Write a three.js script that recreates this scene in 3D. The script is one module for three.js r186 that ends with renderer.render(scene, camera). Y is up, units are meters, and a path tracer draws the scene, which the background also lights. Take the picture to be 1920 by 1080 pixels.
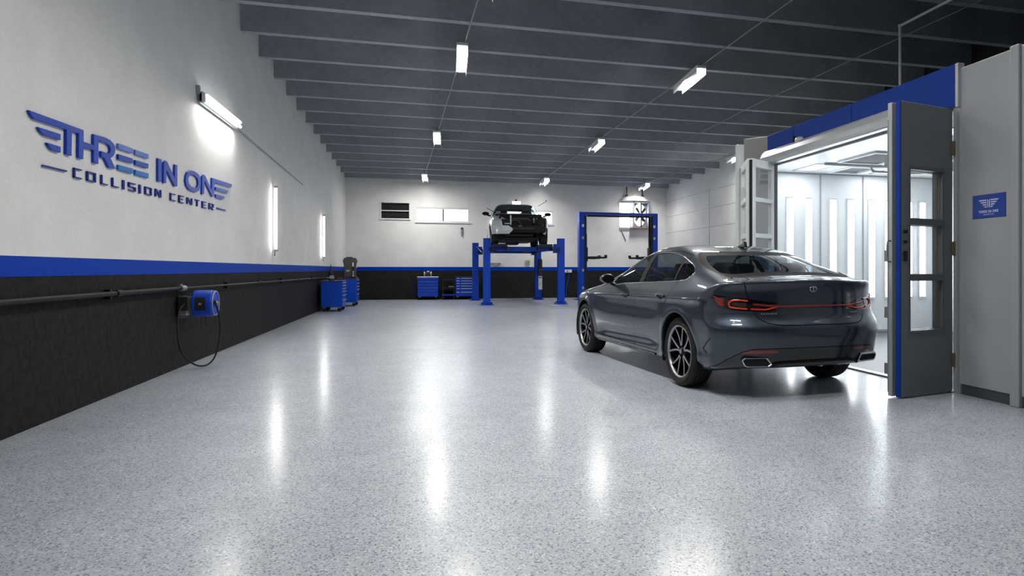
import * as THREE from 'three';
import { RoundedBoxGeometry } from 'three/addons/geometries/RoundedBoxGeometry.js';
import { mergeGeometries, toCreasedNormals } from 'three/addons/utils/BufferGeometryUtils.js';
import { edgeTable, triTable } from 'three/addons/objects/MarchingCubes.js';
import { RectAreaLightUniformsLib } from 'three/addons/lights/RectAreaLightUniformsLib.js';

// ---------------------------------------------------------------- camera, sky, exposure
const scene = new THREE.Scene();
const renderer = new THREE.WebGLRenderer({ antialias: true });
renderer.toneMapping = THREE.LinearToneMapping;
renderer.toneMappingExposure = 1.2;
renderer.shadowMap.enabled = true;
RectAreaLightUniformsLib.init();

const YAW = Math.atan(334 / 1250);
const camera = new THREE.PerspectiveCamera(2 * Math.atan(575 / 1250) * 180 / Math.PI, 2248 / 1150, 0.05, 200);
camera.position.set(0, 1.13, 0);
camera.rotation.y = -YAW;
camera.setViewOffset(2248, 1150, 0, 70, 1920, 1080);      // lens shifted down and right, verticals stay upright
camera.updateProjectionMatrix();

scene.background = new THREE.Color(0.88, 0.94, 1.0);       // flat white overcast sky seen through the back windows
scene.backgroundIntensity = 6.0;

// radiance of the light fittings (per square metre of glowing face)
const L_CEILING = 150, L_WALL_BATTEN = 30, L_TUBE = 27, L_BOOTH = 8.0;

// ---------------------------------------------------------------- room measures (metres)
const XL = -2.68, XR = 9.79, ZB = -26, ZF = 5.0, XB = 4.72;
const joistY = (z) => 4.793 + (z + 11.363) * 0.0231;       // the roof falls gently towards the back
const BAND0 = 1.08, BAND1 = 1.222;

// ---------------------------------------------------------------- helpers
let seed = 12345;
const rnd = () => { seed = (seed + 0x6D2B79F5) | 0; let t = Math.imul(seed ^ (seed >>> 15), 1 | seed); t = (t + Math.imul(t ^ (t >>> 7), 61 | t)) ^ t; return ((t ^ (t >>> 14)) >>> 0) / 4294967296; };
const lerp = (a, b, t) => a + (b - a) * t;
const clamp = (x, a, b) => Math.min(b, Math.max(a, x));
const sstep = (a, b, x) => { const t = clamp((x - a) / (b - a), 0, 1); return t * t * (3 - 2 * t); };
const taken = new Map();
function numbered(name) { const n = taken.get(name) ?? 0; taken.set(name, n + 1); return n ? name + '_' + String(n).padStart(3, '0') : name; }
function clean(g) {
  let h = g.index ? g.toNonIndexed() : g.clone();
  for (const k of Object.keys(h.attributes)) if (!['position', 'normal', 'uv'].includes(k)) h.deleteAttribute(k);
  if (!h.attributes.uv) h.setAttribute('uv', new THREE.BufferAttribute(new Float32Array(h.attributes.position.count * 2), 2));
  h.clearGroups?.(); h.groups = [];
  return h;
}
const merge = (list) => list.length === 1 ? list[0] : mergeGeometries(list.map(clean), false);
function mesh(name, geo, mat, parent) {
  const m = new THREE.Mesh(Array.isArray(geo) ? merge(geo) : geo, mat);
  m.name = parent ? name : numbered(name);
  m.castShadow = m.receiveShadow = true;
  (parent ?? scene).add(m);
  return m;
}
function tag(o, label, category, group) { o.userData.label = label; o.userData.category = category; if (group) o.userData.group = group; return o; }
function thing(name, label, category, pos = [0, 0, 0], turn = 0, group) {
  const o = new THREE.Group(); o.name = numbered(name); o.position.set(...pos); o.rotation.y = turn; scene.add(o);
  return tag(o, label, category, group);
}
function struct(name) { const o = new THREE.Group(); o.name = name; o.userData.kind = 'structure'; scene.add(o); return o; }
function structMesh(name, geo, mat) { const m = mesh(name, geo, mat); m.userData.kind = 'structure'; return m; }
function bx(x0, x1, y0, y1, z0, z1, r = 0) {
  const w = Math.abs(x1 - x0), h = Math.abs(y1 - y0), d = Math.abs(z1 - z0);
  const g = r > 0 ? new RoundedBoxGeometry(w, h, d, r > 0.012 ? 2 : 1, Math.min(r, w / 2.01, h / 2.01, d / 2.01)) : new THREE.BoxGeometry(w, h, d);
  return g.translate((x0 + x1) / 2, (y0 + y1) / 2, (z0 + z1) / 2);
}
function uvBox(g, s = 1) {   // texture coordinates in metres, by the way each face points
  g = g.index ? g.toNonIndexed() : g;
  const p = g.attributes.position, n = g.attributes.normal, uv = new Float32Array(p.count * 2);
  for (let i = 0; i < p.count; i++) {
    const ax = Math.abs(n.getX(i)), ay = Math.abs(n.getY(i)), az = Math.abs(n.getZ(i));
    const [a, b] = ay >= ax && ay >= az ? [p.getX(i), p.getZ(i)] : ax >= az ? [p.getZ(i), p.getY(i)] : [p.getX(i), p.getY(i)];
    uv[2 * i] = a / s; uv[2 * i + 1] = b / s;
  }
  g.setAttribute('uv', new THREE.BufferAttribute(uv, 2));
  return g;
}
function cyl(a, b, r, r2 = r, seg = 16, open = false) {
  const A = new THREE.Vector3(...a), B = new THREE.Vector3(...b), d = B.clone().sub(A);
  const g = new THREE.CylinderGeometry(r2, r, d.length(), seg, 1, open);
  g.applyQuaternion(new THREE.Quaternion().setFromUnitVectors(new THREE.Vector3(0, 1, 0), d.clone().normalize()));
  return g.translate((A.x + B.x) / 2, (A.y + B.y) / 2, (A.z + B.z) / 2);
}
function tube(pts, r, seg = 40, rad = 8, closed = false, tension = 0.5) {
  return new THREE.TubeGeometry(new THREE.CatmullRomCurve3(pts.map((p) => new THREE.Vector3(...p)), closed, 'catmullrom', tension), seg, r, rad, closed);
}
function polyExtrude(poly, depth, bevel = 0, holes = []) {
  const s = new THREE.Shape(poly.map((p) => new THREE.Vector2(...p)));
  for (const h of holes) s.holes.push(new THREE.Path(h.map((p) => new THREE.Vector2(...p))));
  return new THREE.ExtrudeGeometry(s, { depth, bevelEnabled: bevel > 0, bevelThickness: bevel, bevelSize: bevel, bevelOffset: -bevel, bevelSegments: 1, curveSegments: 12 });
}
function facing(g, s) {            // mirrored copy across x for s < 0, with its winding kept outward
  if (s > 0) return g; g.scale(-1, 1, 1);
  if (g.index) { const a = g.index.array; for (let i = 0; i < a.length; i += 3) { const t = a[i + 1]; a[i + 1] = a[i + 2]; a[i + 2] = t; } return g; }
  for (const k of Object.keys(g.attributes)) { const q = g.attributes[k], n = q.itemSize, a = q.array; for (let i = 0; i < q.count; i += 3) for (let c = 0; c < n; c++) { const t = a[(i + 1) * n + c]; a[(i + 1) * n + c] = a[(i + 2) * n + c]; a[(i + 2) * n + c] = t; } }
  return g;
}
function lathe(pts, seg = 40) { return new THREE.LatheGeometry(pts.map((p) => new THREE.Vector2(...p)), seg); }

// value noise that tiles
function tileNoise(n, cells, sd) {
  const s0 = seed; seed = sd; const g = new Float32Array(cells * cells); for (let i = 0; i < g.length; i++) g[i] = rnd(); seed = s0;
  const out = new Float32Array(n * n);
  for (let y = 0; y < n; y++) for (let x = 0; x < n; x++) {
    const fx = x / n * cells, fy = y / n * cells, ix = Math.floor(fx), iy = Math.floor(fy), tx = fx - ix, ty = fy - iy;
    const sx = tx * tx * (3 - 2 * tx), sy = ty * ty * (3 - 2 * ty), jx = (ix + 1) % cells, jy = (iy + 1) % cells;
    out[y * n + x] = lerp(lerp(g[iy * cells + ix], g[iy * cells + jx], sx), lerp(g[jy * cells + ix], g[jy * cells + jx], sx), sy);
  }
  return out;
}
function tex(n, fn, srgb = true, repeat = 1) {
  const d = new Uint8Array(n * n * 4);
  for (let i = 0; i < n * n; i++) { const c = fn(i); d[4 * i] = clamp(c[0], 0, 255); d[4 * i + 1] = clamp(c[1], 0, 255); d[4 * i + 2] = clamp(c[2], 0, 255); d[4 * i + 3] = 255; }
  const t = new THREE.DataTexture(d, n, n); t.wrapS = t.wrapT = THREE.RepeatWrapping; t.magFilter = THREE.LinearFilter; t.minFilter = THREE.LinearMipmapLinearFilter; t.generateMipmaps = true;
  if (srgb) t.colorSpace = THREE.SRGBColorSpace;
  t.repeat.set(repeat, repeat); t.needsUpdate = true;
  return t;
}
const std = (o) => new THREE.MeshStandardMaterial(o);
const phys = (o) => new THREE.MeshPhysicalMaterial(o);

// ---------------------------------------------------------------- materials
// epoxy floor with paint chips: 4 m tile, 2 mm a pixel
const FN = 2048;
const flake = new Uint8Array(FN * FN);     // 0 base, 1 dark chip, 2 light chip, 3 blue-grey chip
const chipH = new Float32Array(FN * FN);
{
  const chip = (kind, r, h) => {
    const cx = rnd() * FN, cy = rnd() * FN, a = rnd() * Math.PI, el = 0.55 + rnd() * 0.45, R = Math.ceil(r);
    for (let j = -R; j <= R; j++) for (let i = -R; i <= R; i++) {
      const u = (i * Math.cos(a) + j * Math.sin(a)) / r, v = (-i * Math.sin(a) + j * Math.cos(a)) / (r * el);
      if (Math.abs(u) + Math.abs(v) * 0.9 + u * u * 0.3 > 1.05) continue;
      const k = ((Math.floor(cy + j) + FN) % FN) * FN + (Math.floor(cx + i) + FN) % FN;
      flake[k] = kind; chipH[k] = h;
    }
  };
  for (let i = 0; i < 160000; i++) { const q = rnd(); chip(q < 0.30 ? 1 : q < 0.60 ? 2 : q < 0.85 ? 3 : 0, 1.3 + rnd() * 2.3, 0.35 + rnd() * 0.65); }
}
const fnA = tileNoise(FN, 24, 11), fnB = tileNoise(FN, 7, 12), fnC = tileNoise(FN, 620, 13);
const floorMap = tex(FN, (i) => {
  const b = [[182, 188, 197], [104, 114, 132], [216, 219, 225], [143, 154, 175]][flake[i]], k = 0.95 + 0.06 * fnA[i] + 0.04 * fnB[i];
  return [b[0] * k, b[1] * k, b[2] * k];
});
const floorBump = tex(FN, (i) => { const h = 90 * chipH[i] + 120 * fnC[i]; return [h, h, h]; }, false);
for (const t of [floorMap, floorBump]) t.repeat.set(0.25, 0.25);
const M = {};
M.floor = phys({ map: floorMap, roughness: 0.4, bumpMap: floorBump, bumpScale: 0.0012, clearcoat: 0.5, clearcoatRoughness: 0.19 });
// painted plaster: trowel marks
const WN = 1024, wA = tileNoise(WN, 9, 21), wB = tileNoise(WN, 60, 22), wC = tileNoise(WN, 300, 23);
const plasterMap = tex(WN, (i) => { const k = 226 + 8 * (wA[i] - 0.5) + 4 * (wB[i] - 0.5) + 4 * (wC[i] - 0.5); return [k, k, k * 0.998]; });
const plasterBump = tex(WN, (i) => { const h = 90 * wA[i] + 90 * wB[i] + 50 * wC[i]; return [h, h, h]; }, false);
for (const t of [plasterMap, plasterBump]) t.repeat.set(0.4, 0.4);
M.white = std({ map: plasterMap, bumpMap: plasterBump, bumpScale: 0.002, roughness: 0.7 });
const stainMap = tex(WN, (i) => { const k = 205 + 34 * (wA[i] - 0.5) + 14 * (wB[i] - 0.5); return [k, k * 1.003, k * 1.008]; });
stainMap.repeat.set(0.25, 0.25);
M.ceiling = std({ map: stainMap, roughness: 0.85, color: 0xc2c7cc });
M.blue = phys({ color: 0x003aa6, roughness: 0.5, specularIntensity: 0.15, bumpMap: plasterBump, bumpScale: 0.002 });
const blackMap = tex(WN, (i) => { const k = 42 + 9 * (wB[i] - 0.5) + 8 * (wC[i] - 0.5) + 6 * (wA[i] - 0.5); return [k, k * 1.0, k * 1.03]; });
blackMap.repeat.set(0.5, 0.5);
M.black = phys({ specularIntensity: 0.05, map: blackMap, bumpMap: plasterBump, bumpScale: 0.003, roughness: 0.55 });
M.mortar = std({ color: 0x1e1e20, roughness: 0.9 });
M.pipeBlack = phys({ color: 0x121214, roughness: 0.5, specularIntensity: 0.4 });
M.rubber = std({ color: 0x0c0c0d, roughness: 0.7 });
M.steel = std({ color: 0xb4b7ba, roughness: 0.35, metalness: 0.9 });
M.galv = std({ color: 0x9da1a5, roughness: 0.5, metalness: 0.7 });
M.conduit = std({ color: 0x8d9093, roughness: 0.55, metalness: 0.3 });
M.darkmetal = std({ color: 0x2b2d30, roughness: 0.5, metalness: 0.6 });
M.chrome = std({ color: 0xd8dadd, roughness: 0.12, metalness: 1 });
M.liftBlue = phys({ color: 0x0240b4, roughness: 0.4, specularIntensity: 0.5, clearcoat: 0.1, clearcoatRoughness: 0.3 });
M.chestBlue = phys({ color: 0x0243bc, roughness: 0.35, specularIntensity: 0.5, clearcoat: 0.15, clearcoatRoughness: 0.25 });
M.blackPlastic = std({ color: 0x17181a, roughness: 0.5 });
M.greyPlastic = std({ color: 0x3a3a3d, roughness: 0.55 });
M.whitePlastic = std({ color: 0xe2e2df, roughness: 0.45 });
M.signBlue = phys({ color: 0x0c3fae, roughness: 0.35, specularIntensity: 0.4 });
M.signPale = phys({ color: 0x5f78cc, roughness: 0.35, specularIntensity: 0.4 });
M.signCyan = phys({ color: 0x0f6cc0, roughness: 0.35, specularIntensity: 0.4 });
M.signSide = std({ color: 0x1b2a66, roughness: 0.5 });
M.signNavy = phys({ color: 0x24388f, roughness: 0.45, specularIntensity: 0.3 });
M.boothWhite = phys({ color: 0xe9edef, roughness: 0.4, clearcoat: 0.25, clearcoatRoughness: 0.3 });
M.boothGrey = std({ color: 0xa6a9ac, roughness: 0.42 });
M.boothDoor = std({ color: 0x76797c, roughness: 0.38, metalness: 0.25 });
M.boothFrame = std({ color: 0x66696c, roughness: 0.42, metalness: 0.3 });
M.boothBlue = phys({ color: 0x0e3a94, roughness: 0.5, specularIntensity: 0.3 });
M.boothSide = std({ color: 0x20252d, roughness: 0.5 });
M.alu = std({ color: 0xc6c9cc, roughness: 0.33, metalness: 0.55 });
M.plinth = std({ color: 0x55585b, roughness: 0.5, metalness: 0.3 });
M.boothFloor = std({ color: 0x565a60, roughness: 0.42, metalness: 0.2, map: stainMap });
M.filter = std({ color: 0x73777b, roughness: 0.9 });
M.pane = phys({ color: 0xffffff, roughness: 0.02, transmission: 1, thickness: 0, ior: 1.5 });
M.brass = std({ color: 0x8f8468, roughness: 0.4, metalness: 0.8 });
M.glowCeiling = std({ color: 0xffffff, emissive: 0xfffdf8, emissiveIntensity: 6 });
M.glowTube = std({ color: 0xffffff, emissive: 0xffffff, emissiveIntensity: 5 });
M.glowBooth = std({ color: 0xffffff, emissive: 0xf8fcff, emissiveIntensity: 2.4 });
M.fitting = std({ color: 0xd8dadb, roughness: 0.5 });
function rectLight(parent, w, h, L, pos, target, color = 0xfffcf6) {
  const l = new THREE.RectAreaLight(color, L, w, h); parent.add(l);
  scene.updateMatrixWorld(true); l.position.copy(parent.worldToLocal(new THREE.Vector3(...pos))); l.updateMatrixWorld(true); l.lookAt(...target); l.castShadow = true; l.name = 'light'; return l;
}

// ================================================================ the room
{ // floor
  const g = uvBox(bx(XL - 0.2, XR + 0.2, -0.2, 0, ZB - 0.2, ZF + 0.2));
  structMesh('floor', g, M.floor);
}
{ // ceiling: deck slab and precast stems, each stem a piece of its own
  const c = struct('ceiling');
  const zs = [ZF + 0.4, ZB - 0.2], th = 0.2, dep = 0.62, pos = [];
  const P = (x, z, up) => [x, joistY(z) + dep + up, z];
  const quad = (a, b, c2, d) => pos.push(...a, ...b, ...c2, ...a, ...c2, ...d);
  const x0 = XL - 0.2, x1 = XR + 0.2, [z0, z1] = zs;
  quad(P(x0, z0, 0), P(x0, z1, 0), P(x1, z1, 0), P(x1, z0, 0));
  quad(P(x0, z0, th), P(x1, z0, th), P(x1, z1, th), P(x0, z1, th));
  quad(P(x0, z0, 0), P(x1, z0, 0), P(x1, z0, th), P(x0, z0, th));
  quad(P(x0, z1, 0), P(x0, z1, th), P(x1, z1, th), P(x1, z1, 0));
  quad(P(x0, z0, 0), P(x0, z0, th), P(x0, z1, th), P(x0, z1, 0));
  quad(P(x1, z0, 0), P(x1, z1, 0), P(x1, z1, th), P(x1, z0, th));
  const g = new THREE.BufferGeometry(); g.setAttribute('position', new THREE.Float32BufferAttribute(pos, 3)); g.computeVertexNormals();
  mesh('deck', uvBox(g), M.ceiling, c);
  const stem = uvBox(polyExtrude([[-0.062, 0], [0.062, 0], [0.095, dep + 0.03], [-0.095, dep + 0.03]], XR - XL, 0.008).rotateY(Math.PI / 2));
  for (let k = -12; k <= 12; k++) {
    const z = -11.363 - k * 1.195; if (z > ZF - 0.3 || z < ZB + 0.05) continue;
    const s = mesh('joist', stem, M.ceiling, c); s.position.set(XL, joistY(z), z);
  }
}
function wall(name, horiz, a0, a1, face, out, holes = [], shadedFrom = null) {
  // a wall of three painted courses; horiz 'x' runs along x at z = face, 'z' runs along z at x = face; out = which way its back lies
  const w = struct(name), th = 0.22, top = 6.0;
  const piece = (n, y0, y1, mat, hs, proud, b0 = a0, b1 = a1) => {
    const g0 = polyExtrude([[b0, y0], [b1, y0], [b1, y1], [b0, y1]], th, 0, hs.map(([u0, u1, v0, v1]) => [[u0, v0], [u0, v1], [u1, v1], [u1, v0]]));
    let g = g0;
    if (horiz === 'x') g = g0.translate(0, 0, out < 0 ? face - th + proud : face - proud);
    else { g = g0.rotateY(-Math.PI / 2); g = g.translate(out < 0 ? face + proud : face + th - proud, 0, 0); }
    g.computeVertexNormals();
    return mesh(n, uvBox(g), mat, w);
  };
  if (shadedFrom === null) piece('upper_wall', BAND1, top, M.white, holes, 0);
  else { piece('upper_wall', BAND1, top, M.white, holes, 0, a0, shadedFrom); piece('shaded_upper_wall', BAND1, top, M.shadedWall, [], 0, shadedFrom, a1); }
  piece('blue_band', BAND0, BAND1, M.blue, [], 0.003);
  piece('lower_wall', 0, BAND0, M.black, [], 0);
  return w;
}
const wallLeft = wall('wall_left', 'z', ZB - 0.2, ZF + 0.2, XL, -1);
const WIN = { long: [-0.174, 1.779, 2.93, 3.457], short: [3.09, 5.044, 2.905, 3.43], fan: [7.756, 8.99, 2.84, 3.88], vent: [-1.435, -0.444, 3.03, 3.605] };
const wallBack = wall('wall_back', 'x', XL - 0.2, XR + 0.2, ZB, -1, Object.values(WIN));
M.shadedWall = std({ color: 0x2b2d30, roughness: 0.95, map: stainMap });  // shade of the unlit upper wall put into its colour
const wallRight = wall('wall_right', 'z', ZB - 0.2, ZF + 0.2, XR, 1, [], -15.5);   // dark colour stands in for the unlit wall above and behind the booth
const wallFront = wall('wall_front', 'x', XL - 0.2, XR + 0.2, ZF, 1);
{ // unseen dark sectional door, added behind the viewer for dark reflections and less fill
  const d = struct('added_door_1'), x0 = -2.2, x1 = 9.0, n = 8, h = 0.52;
  M.addedDoor = std({ color: 0x2c2e31, roughness: 0.55 });
  for (let k = 0; k < n; k++) mesh('door_panel', bx(x0, x1, k * h + 0.004, (k + 1) * h - 0.004, ZF - 0.07, ZF - 0.012, 0.01), M.addedDoor, d);
  for (const x of [x0, x1]) mesh('door_track', bx(x - 0.05, x + 0.05, 0, n * h + 0.1, ZF - 0.1, ZF - 0.005, 0.01), M.addedDoor, d);
  mesh('door_header', bx(x0 - 0.05, x1 + 0.05, n * h, n * h + 0.2, ZF - 0.1, ZF - 0.005, 0.01), M.addedDoor, d);
}
{ // joints of the tilt-up panels on the right wall: real raised filler strips along the seams
  const v = [-21.66], h = [3.9, 3.28, 2.62];
  for (const z of v) mesh('seam_strip', bx(XR - 0.012, XR + 0.01, 1.9, 3.98, z - 0.02, z + 0.02, 0.004), M.galv, wallRight);
  for (const y of h) mesh('seam_groove', bx(XR - 0.004, XR + 0.01, y - 0.007, y + 0.007, -25.9, -19, 0.002), M.galv, wallRight);
}
{ // painted block courses of the dark wainscot on the left wall: block faces a touch proud of the joints
  const rowH = 0.2, len = 0.4, variants = [0, 1, 2].map((k) => uvBox(bx(0, 0.0007 + 0.0003 * k, 0.0015, rowH - 0.0015, 0.0015, len - 0.0015, 0.0003).translate(0, 0, 0)));
  let n = 0;
  for (let r = 0; r < 5; r++) for (let k = 0; k < 58; k++) {
    const z = -19.2 + k * len + (r % 2 ? len / 2 : 0); if (z > -3.6) continue;
    const b = mesh('block', variants[(r * 7 + k * 5 + ((k * k) % 3)) % 3], M.black, wallLeft); b.position.set(XL, 0.02 + r * rowH, z); n++;
  }
}
// ---- windows and vent in the back wall
function win(n, [x0, x1, y0, y1], mullions) {
  const w = struct('window_' + n), f = 0.045;
  mesh('window_frame', [bx(x0, x1, y1 - f, y1, ZB - 0.12, ZB - 0.02, 0.006), bx(x0, x1, y0, y0 + f, ZB - 0.12, ZB - 0.02, 0.006), bx(x0, x0 + f, y0 + f, y1 - f, ZB - 0.12, ZB - 0.02, 0.006), bx(x1 - f, x1, y0 + f, y1 - f, ZB - 0.12, ZB - 0.02, 0.006)], M.whitePlastic, w);
  const xs = [x0 + f, ...mullions, x1 - f];
  for (const m of mullions) mesh('mullion', bx(m - 0.03, m + 0.03, y0 + f, y1 - f, ZB - 0.12, ZB - 0.005, 0.005), M.boothFrame, w);
  for (let i = 0; i + 1 < xs.length; i++) mesh('pane', bx(xs[i] + (i ? 0.03 : 0), xs[i + 1] - (i + 2 < xs.length ? 0.03 : 0), y0 + f, y1 - f, ZB - 0.073, ZB - 0.069), M.pane, w);
  mesh('window_sill', bx(x0 - 0.05, x1 + 0.05, y0 - 0.05, y0, ZB - 0.1, ZB + 0.05, 0.008), M.white, w);
  return w;
}
win(1, WIN.long, [0.803]);
win(2, WIN.short, [4.07]);
{
  const [x0, x1, y0, y1] = WIN.vent, v = thing('wall_vent', 'dark louvred wall vent high on the back wall, left of the long window', 'vent');
  mesh('vent_frame', [bx(x0 - 0.06, x1 + 0.06, y1, y1 + 0.05, ZB - 0.1, ZB + 0.03, 0.006), bx(x0 - 0.06, x1 + 0.06, y0 - 0.05, y0, ZB - 0.1, ZB + 0.05, 0.006), bx(x0 - 0.05, x0, y0, y1, ZB - 0.1, ZB + 0.02, 0.006), bx(x1, x1 + 0.05, y0, y1, ZB - 0.1, ZB + 0.02, 0.006)], M.white, v);
  mesh('backing', bx(x0, x1, y0, y1, ZB - 0.21, ZB - 0.19), M.blackPlastic, v);
  mesh('middle_bar', bx(x0, x1, (y0 + y1) / 2 - 0.018, (y0 + y1) / 2 + 0.018, ZB - 0.06, ZB + 0.005, 0.005), M.whitePlastic, v);
  const slat = new THREE.BoxGeometry(x1 - x0, 0.006, 0.07).rotateX(0.7);
  for (let k = 0; k < 12; k++) { const s = mesh('slat', slat, M.greyPlastic, v); s.position.set((x0 + x1) / 2, y0 + 0.03 + k * (y1 - y0 - 0.06) / 11, ZB - 0.1); }
}

// ================================================================ light fittings and their conduit
// ceiling battens: [x, z, length, hangs in view]
const rowX = [(z) => 0.66 + (z + 11.4) * 0.041, (z) => 4.83 + (z + 11.4) * 0.034, (z) => 9.17 + (z + 18) * 0.12];
const ceilingLamps = [
  [0, -11.46, 'nearest bright ceiling light on the left conduit row'], [0, -17.8, 'middle slim ceiling light on the left conduit row'], [0, -24.4, 'farthest small ceiling light on the left conduit row', 0.75],
  [1, -11.58, 'nearest slim ceiling light on the centre row, before the booth'], [1, -17.6, 'middle wide bright ceiling light on the centre row'], [1, -24.3, 'farthest ceiling light on the centre row, above the raised car', 0.85],
  [2, -18.3, 'ceiling light on the right row, beside the open booth door'], [2, -24.6, 'farthest ceiling light on the right row, above the fan housing', 0.85],
  [0, -8.2, 'added unseen ceiling light on the left row just above the frame edge'],  // extra lamp out of view, added to brighten the near wall and floor
  [0, -5.9, 'ceiling light on the left row above the frame'], [0, -3.4, 'added unseen ceiling light on the left row straight overhead'], [1, -5.4, 'ceiling light on the centre row above the frame', 0.7],  // the overhead one is likewise added for more light near the camera
];
const LW = 0.16, LL = 1.25;
for (const [row, z, label, share = 1] of ceilingLamps) {
  const x = rowX[row](z), y = joistY(z) - 0.11;
  const o = thing('ceiling_light', label, 'light', [x, y, z], row === 2 ? -0.12 : -0.04, 'ceiling lights');
  o.rotation.x = -0.0231;
  mesh('housing', bx(-LW / 2 - 0.012, LW / 2 + 0.012, 0.0, 0.055, -LL / 2 - 0.02, LL / 2 + 0.02, 0.012), M.fitting, o);
  mesh('diffuser', bx(-LW / 2, LW / 2, -0.035, 0.002, -LL / 2, LL / 2, 0.02), M.glowCeiling, o);
  for (const s of [-1, 1]) mesh('added_louvre', bx(s * (LW / 2 + 0.004), s * (LW / 2 + 0.01), -0.105, 0.05, -LL / 2, LL / 2), M.fitting, o);  // skirts added to keep direct light off the upper walls
  for (const s of [-0.45, 0.45]) mesh('hanger', bx(-0.015, 0.015, 0.05, 0.115, s - 0.015, s + 0.015), M.galv, o);
  rectLight(o, LW, LL, L_CEILING * share, [x, y - 0.04, z], [x, y - 1, z]);
}
// conduit below the stems along each row
const conduit = (name, label, pts, r = 0.011, mat = M.conduit) => {
  const o = thing(name, label, 'conduit');
  for (let i = 0; i + 1 < pts.length; i++) mesh('run', cyl(pts[i], pts[i + 1], r, r, 10), mat, o);
  for (let i = 1; i + 1 < pts.length; i++) mesh('coupling', new THREE.SphereGeometry(r * 1.5, 12, 8).translate(...pts[i]), mat, o);
  return o;
};
const along = (row, z) => [rowX[row](z), joistY(z) - 0.02, z];
conduit('ceiling_conduit', 'thin conduit along the left row of ceiling lights', [along(0, 3), along(0, -9), along(0, -16), along(0, -25.4)]);
conduit('ceiling_conduit', 'thin conduit along the centre row of ceiling lights', [along(1, 3), along(1, -9), along(1, -16), along(1, -25.4)]);
conduit('ceiling_conduit', 'thin conduit along the right row of ceiling lights', [along(2, -14), along(2, -19), along(2, -25.4)]);
conduit('ceiling_conduit', 'thin conduit on the ceiling dropping as a pale rod to the booth roof', [[7.3, joistY(-1) - 0.03, -1], [7.02, joistY(-8.6) - 0.03, -8.6], [7.02, 2.96, -8.6]], 0.02, M.fitting);
conduit('ceiling_conduit', 'conduit running over the booth towards the back of the hall', [[7.6, joistY(-6) - 0.03, -6], [7.05, joistY(-13) - 0.03, -13], [6.9, joistY(-17.6) - 0.03, -17.6]], 0.008);

{ // batten lying along the left wall above the sign
  const y = 3.26, z0 = -10.85, z1 = -9.28, o = thing('wall_batten_light', 'long twin-tube batten light mounted along the left wall beside the sign', 'light');
  const x = XL + 0.02;
  mesh('housing', bx(x, x + 0.05, y - 0.07, y + 0.07, z0 - 0.03, z1 + 0.05, 0.012), M.galv, o);
  mesh('end_cap', bx(x, x + 0.075, y - 0.06, y + 0.06, z1 + 0.0, z1 + 0.05, 0.012), M.fitting, o);
  for (const dy of [-0.032, 0.032]) mesh('tube', cyl([x + 0.085, y + dy, z0], [x + 0.085, y + dy, z1], 0.02, 0.02, 14), M.glowTube, o);
  mesh('mounting_bracket', bx(XL - 0.01, x + 0.02, y + 0.03, y + 0.14, z1 + 0.03, z1 + 0.08, 0.006), M.galv, o);
  rectLight(o, 1.55, 0.1, L_WALL_BATTEN, [x + 0.1, y - 0.075, (z0 + z1) / 2], [x + 0.13, y - 1.0, (z0 + z1) / 2]);
}
conduit('wall_conduit', 'thin conduit on the left wall running back from the batten light', [[XL + 0.02, 3.24, -10.9], [XL + 0.02, 3.2, -12.4], [XL + 0.02, 3.16, -14.2], [XL + 0.02, 3.1, -16.8]], 0.009);
for (const [z, y0, y1, label] of [[-13.6, 1.5, 2.655, 'upright tube light on the left wall, nearer the sign'], [-19.98, 1.475, 2.62, 'upright tube light on the left wall, nearer the corner tool chests']]) {
  const o = thing('wall_tube_light', label, 'light', [0, 0, 0], 0, 'upright wall tubes'), x = XL;
  mesh('backplate', bx(x, x + 0.03, y0 - 0.04, y1 + 0.04, z - 0.035, z + 0.035, 0.008), M.fitting, o);
  mesh('tube', cyl([x + 0.06, y0, z], [x + 0.06, y1, z], 0.016, 0.016, 16), M.glowTube, o);
  for (const y of [y0 - 0.015, y1 + 0.015]) mesh('end_cap', cyl([x + 0.06, y - 0.02, z], [x + 0.06, y + 0.02, z], 0.028, 0.028, 14), M.galv, o);
  mesh('cord', cyl([x + 0.03, y0 - 0.02, z - 0.02], [x + 0.03, y0 - 0.12, z - 0.02], 0.008, 0.008, 8), M.darkmetal, o);
  rectLight(o, 0.1, y1 - y0, L_TUBE, [x + 0.095, (y0 + y1) / 2, z], [x + 1, (y0 + y1) / 2, z]);
  rectLight(o, 0.06, y1 - y0, L_TUBE * 0.5, [x + 0.06, (y0 + y1) / 2, z + 0.06], [x - 0.2, (y0 + y1) / 2, z + 1]);
  rectLight(o, 0.06, y1 - y0, L_TUBE * 0.5, [x + 0.06, (y0 + y1) / 2, z - 0.06], [x - 0.2, (y0 + y1) / 2, z - 1]);
}

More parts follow.
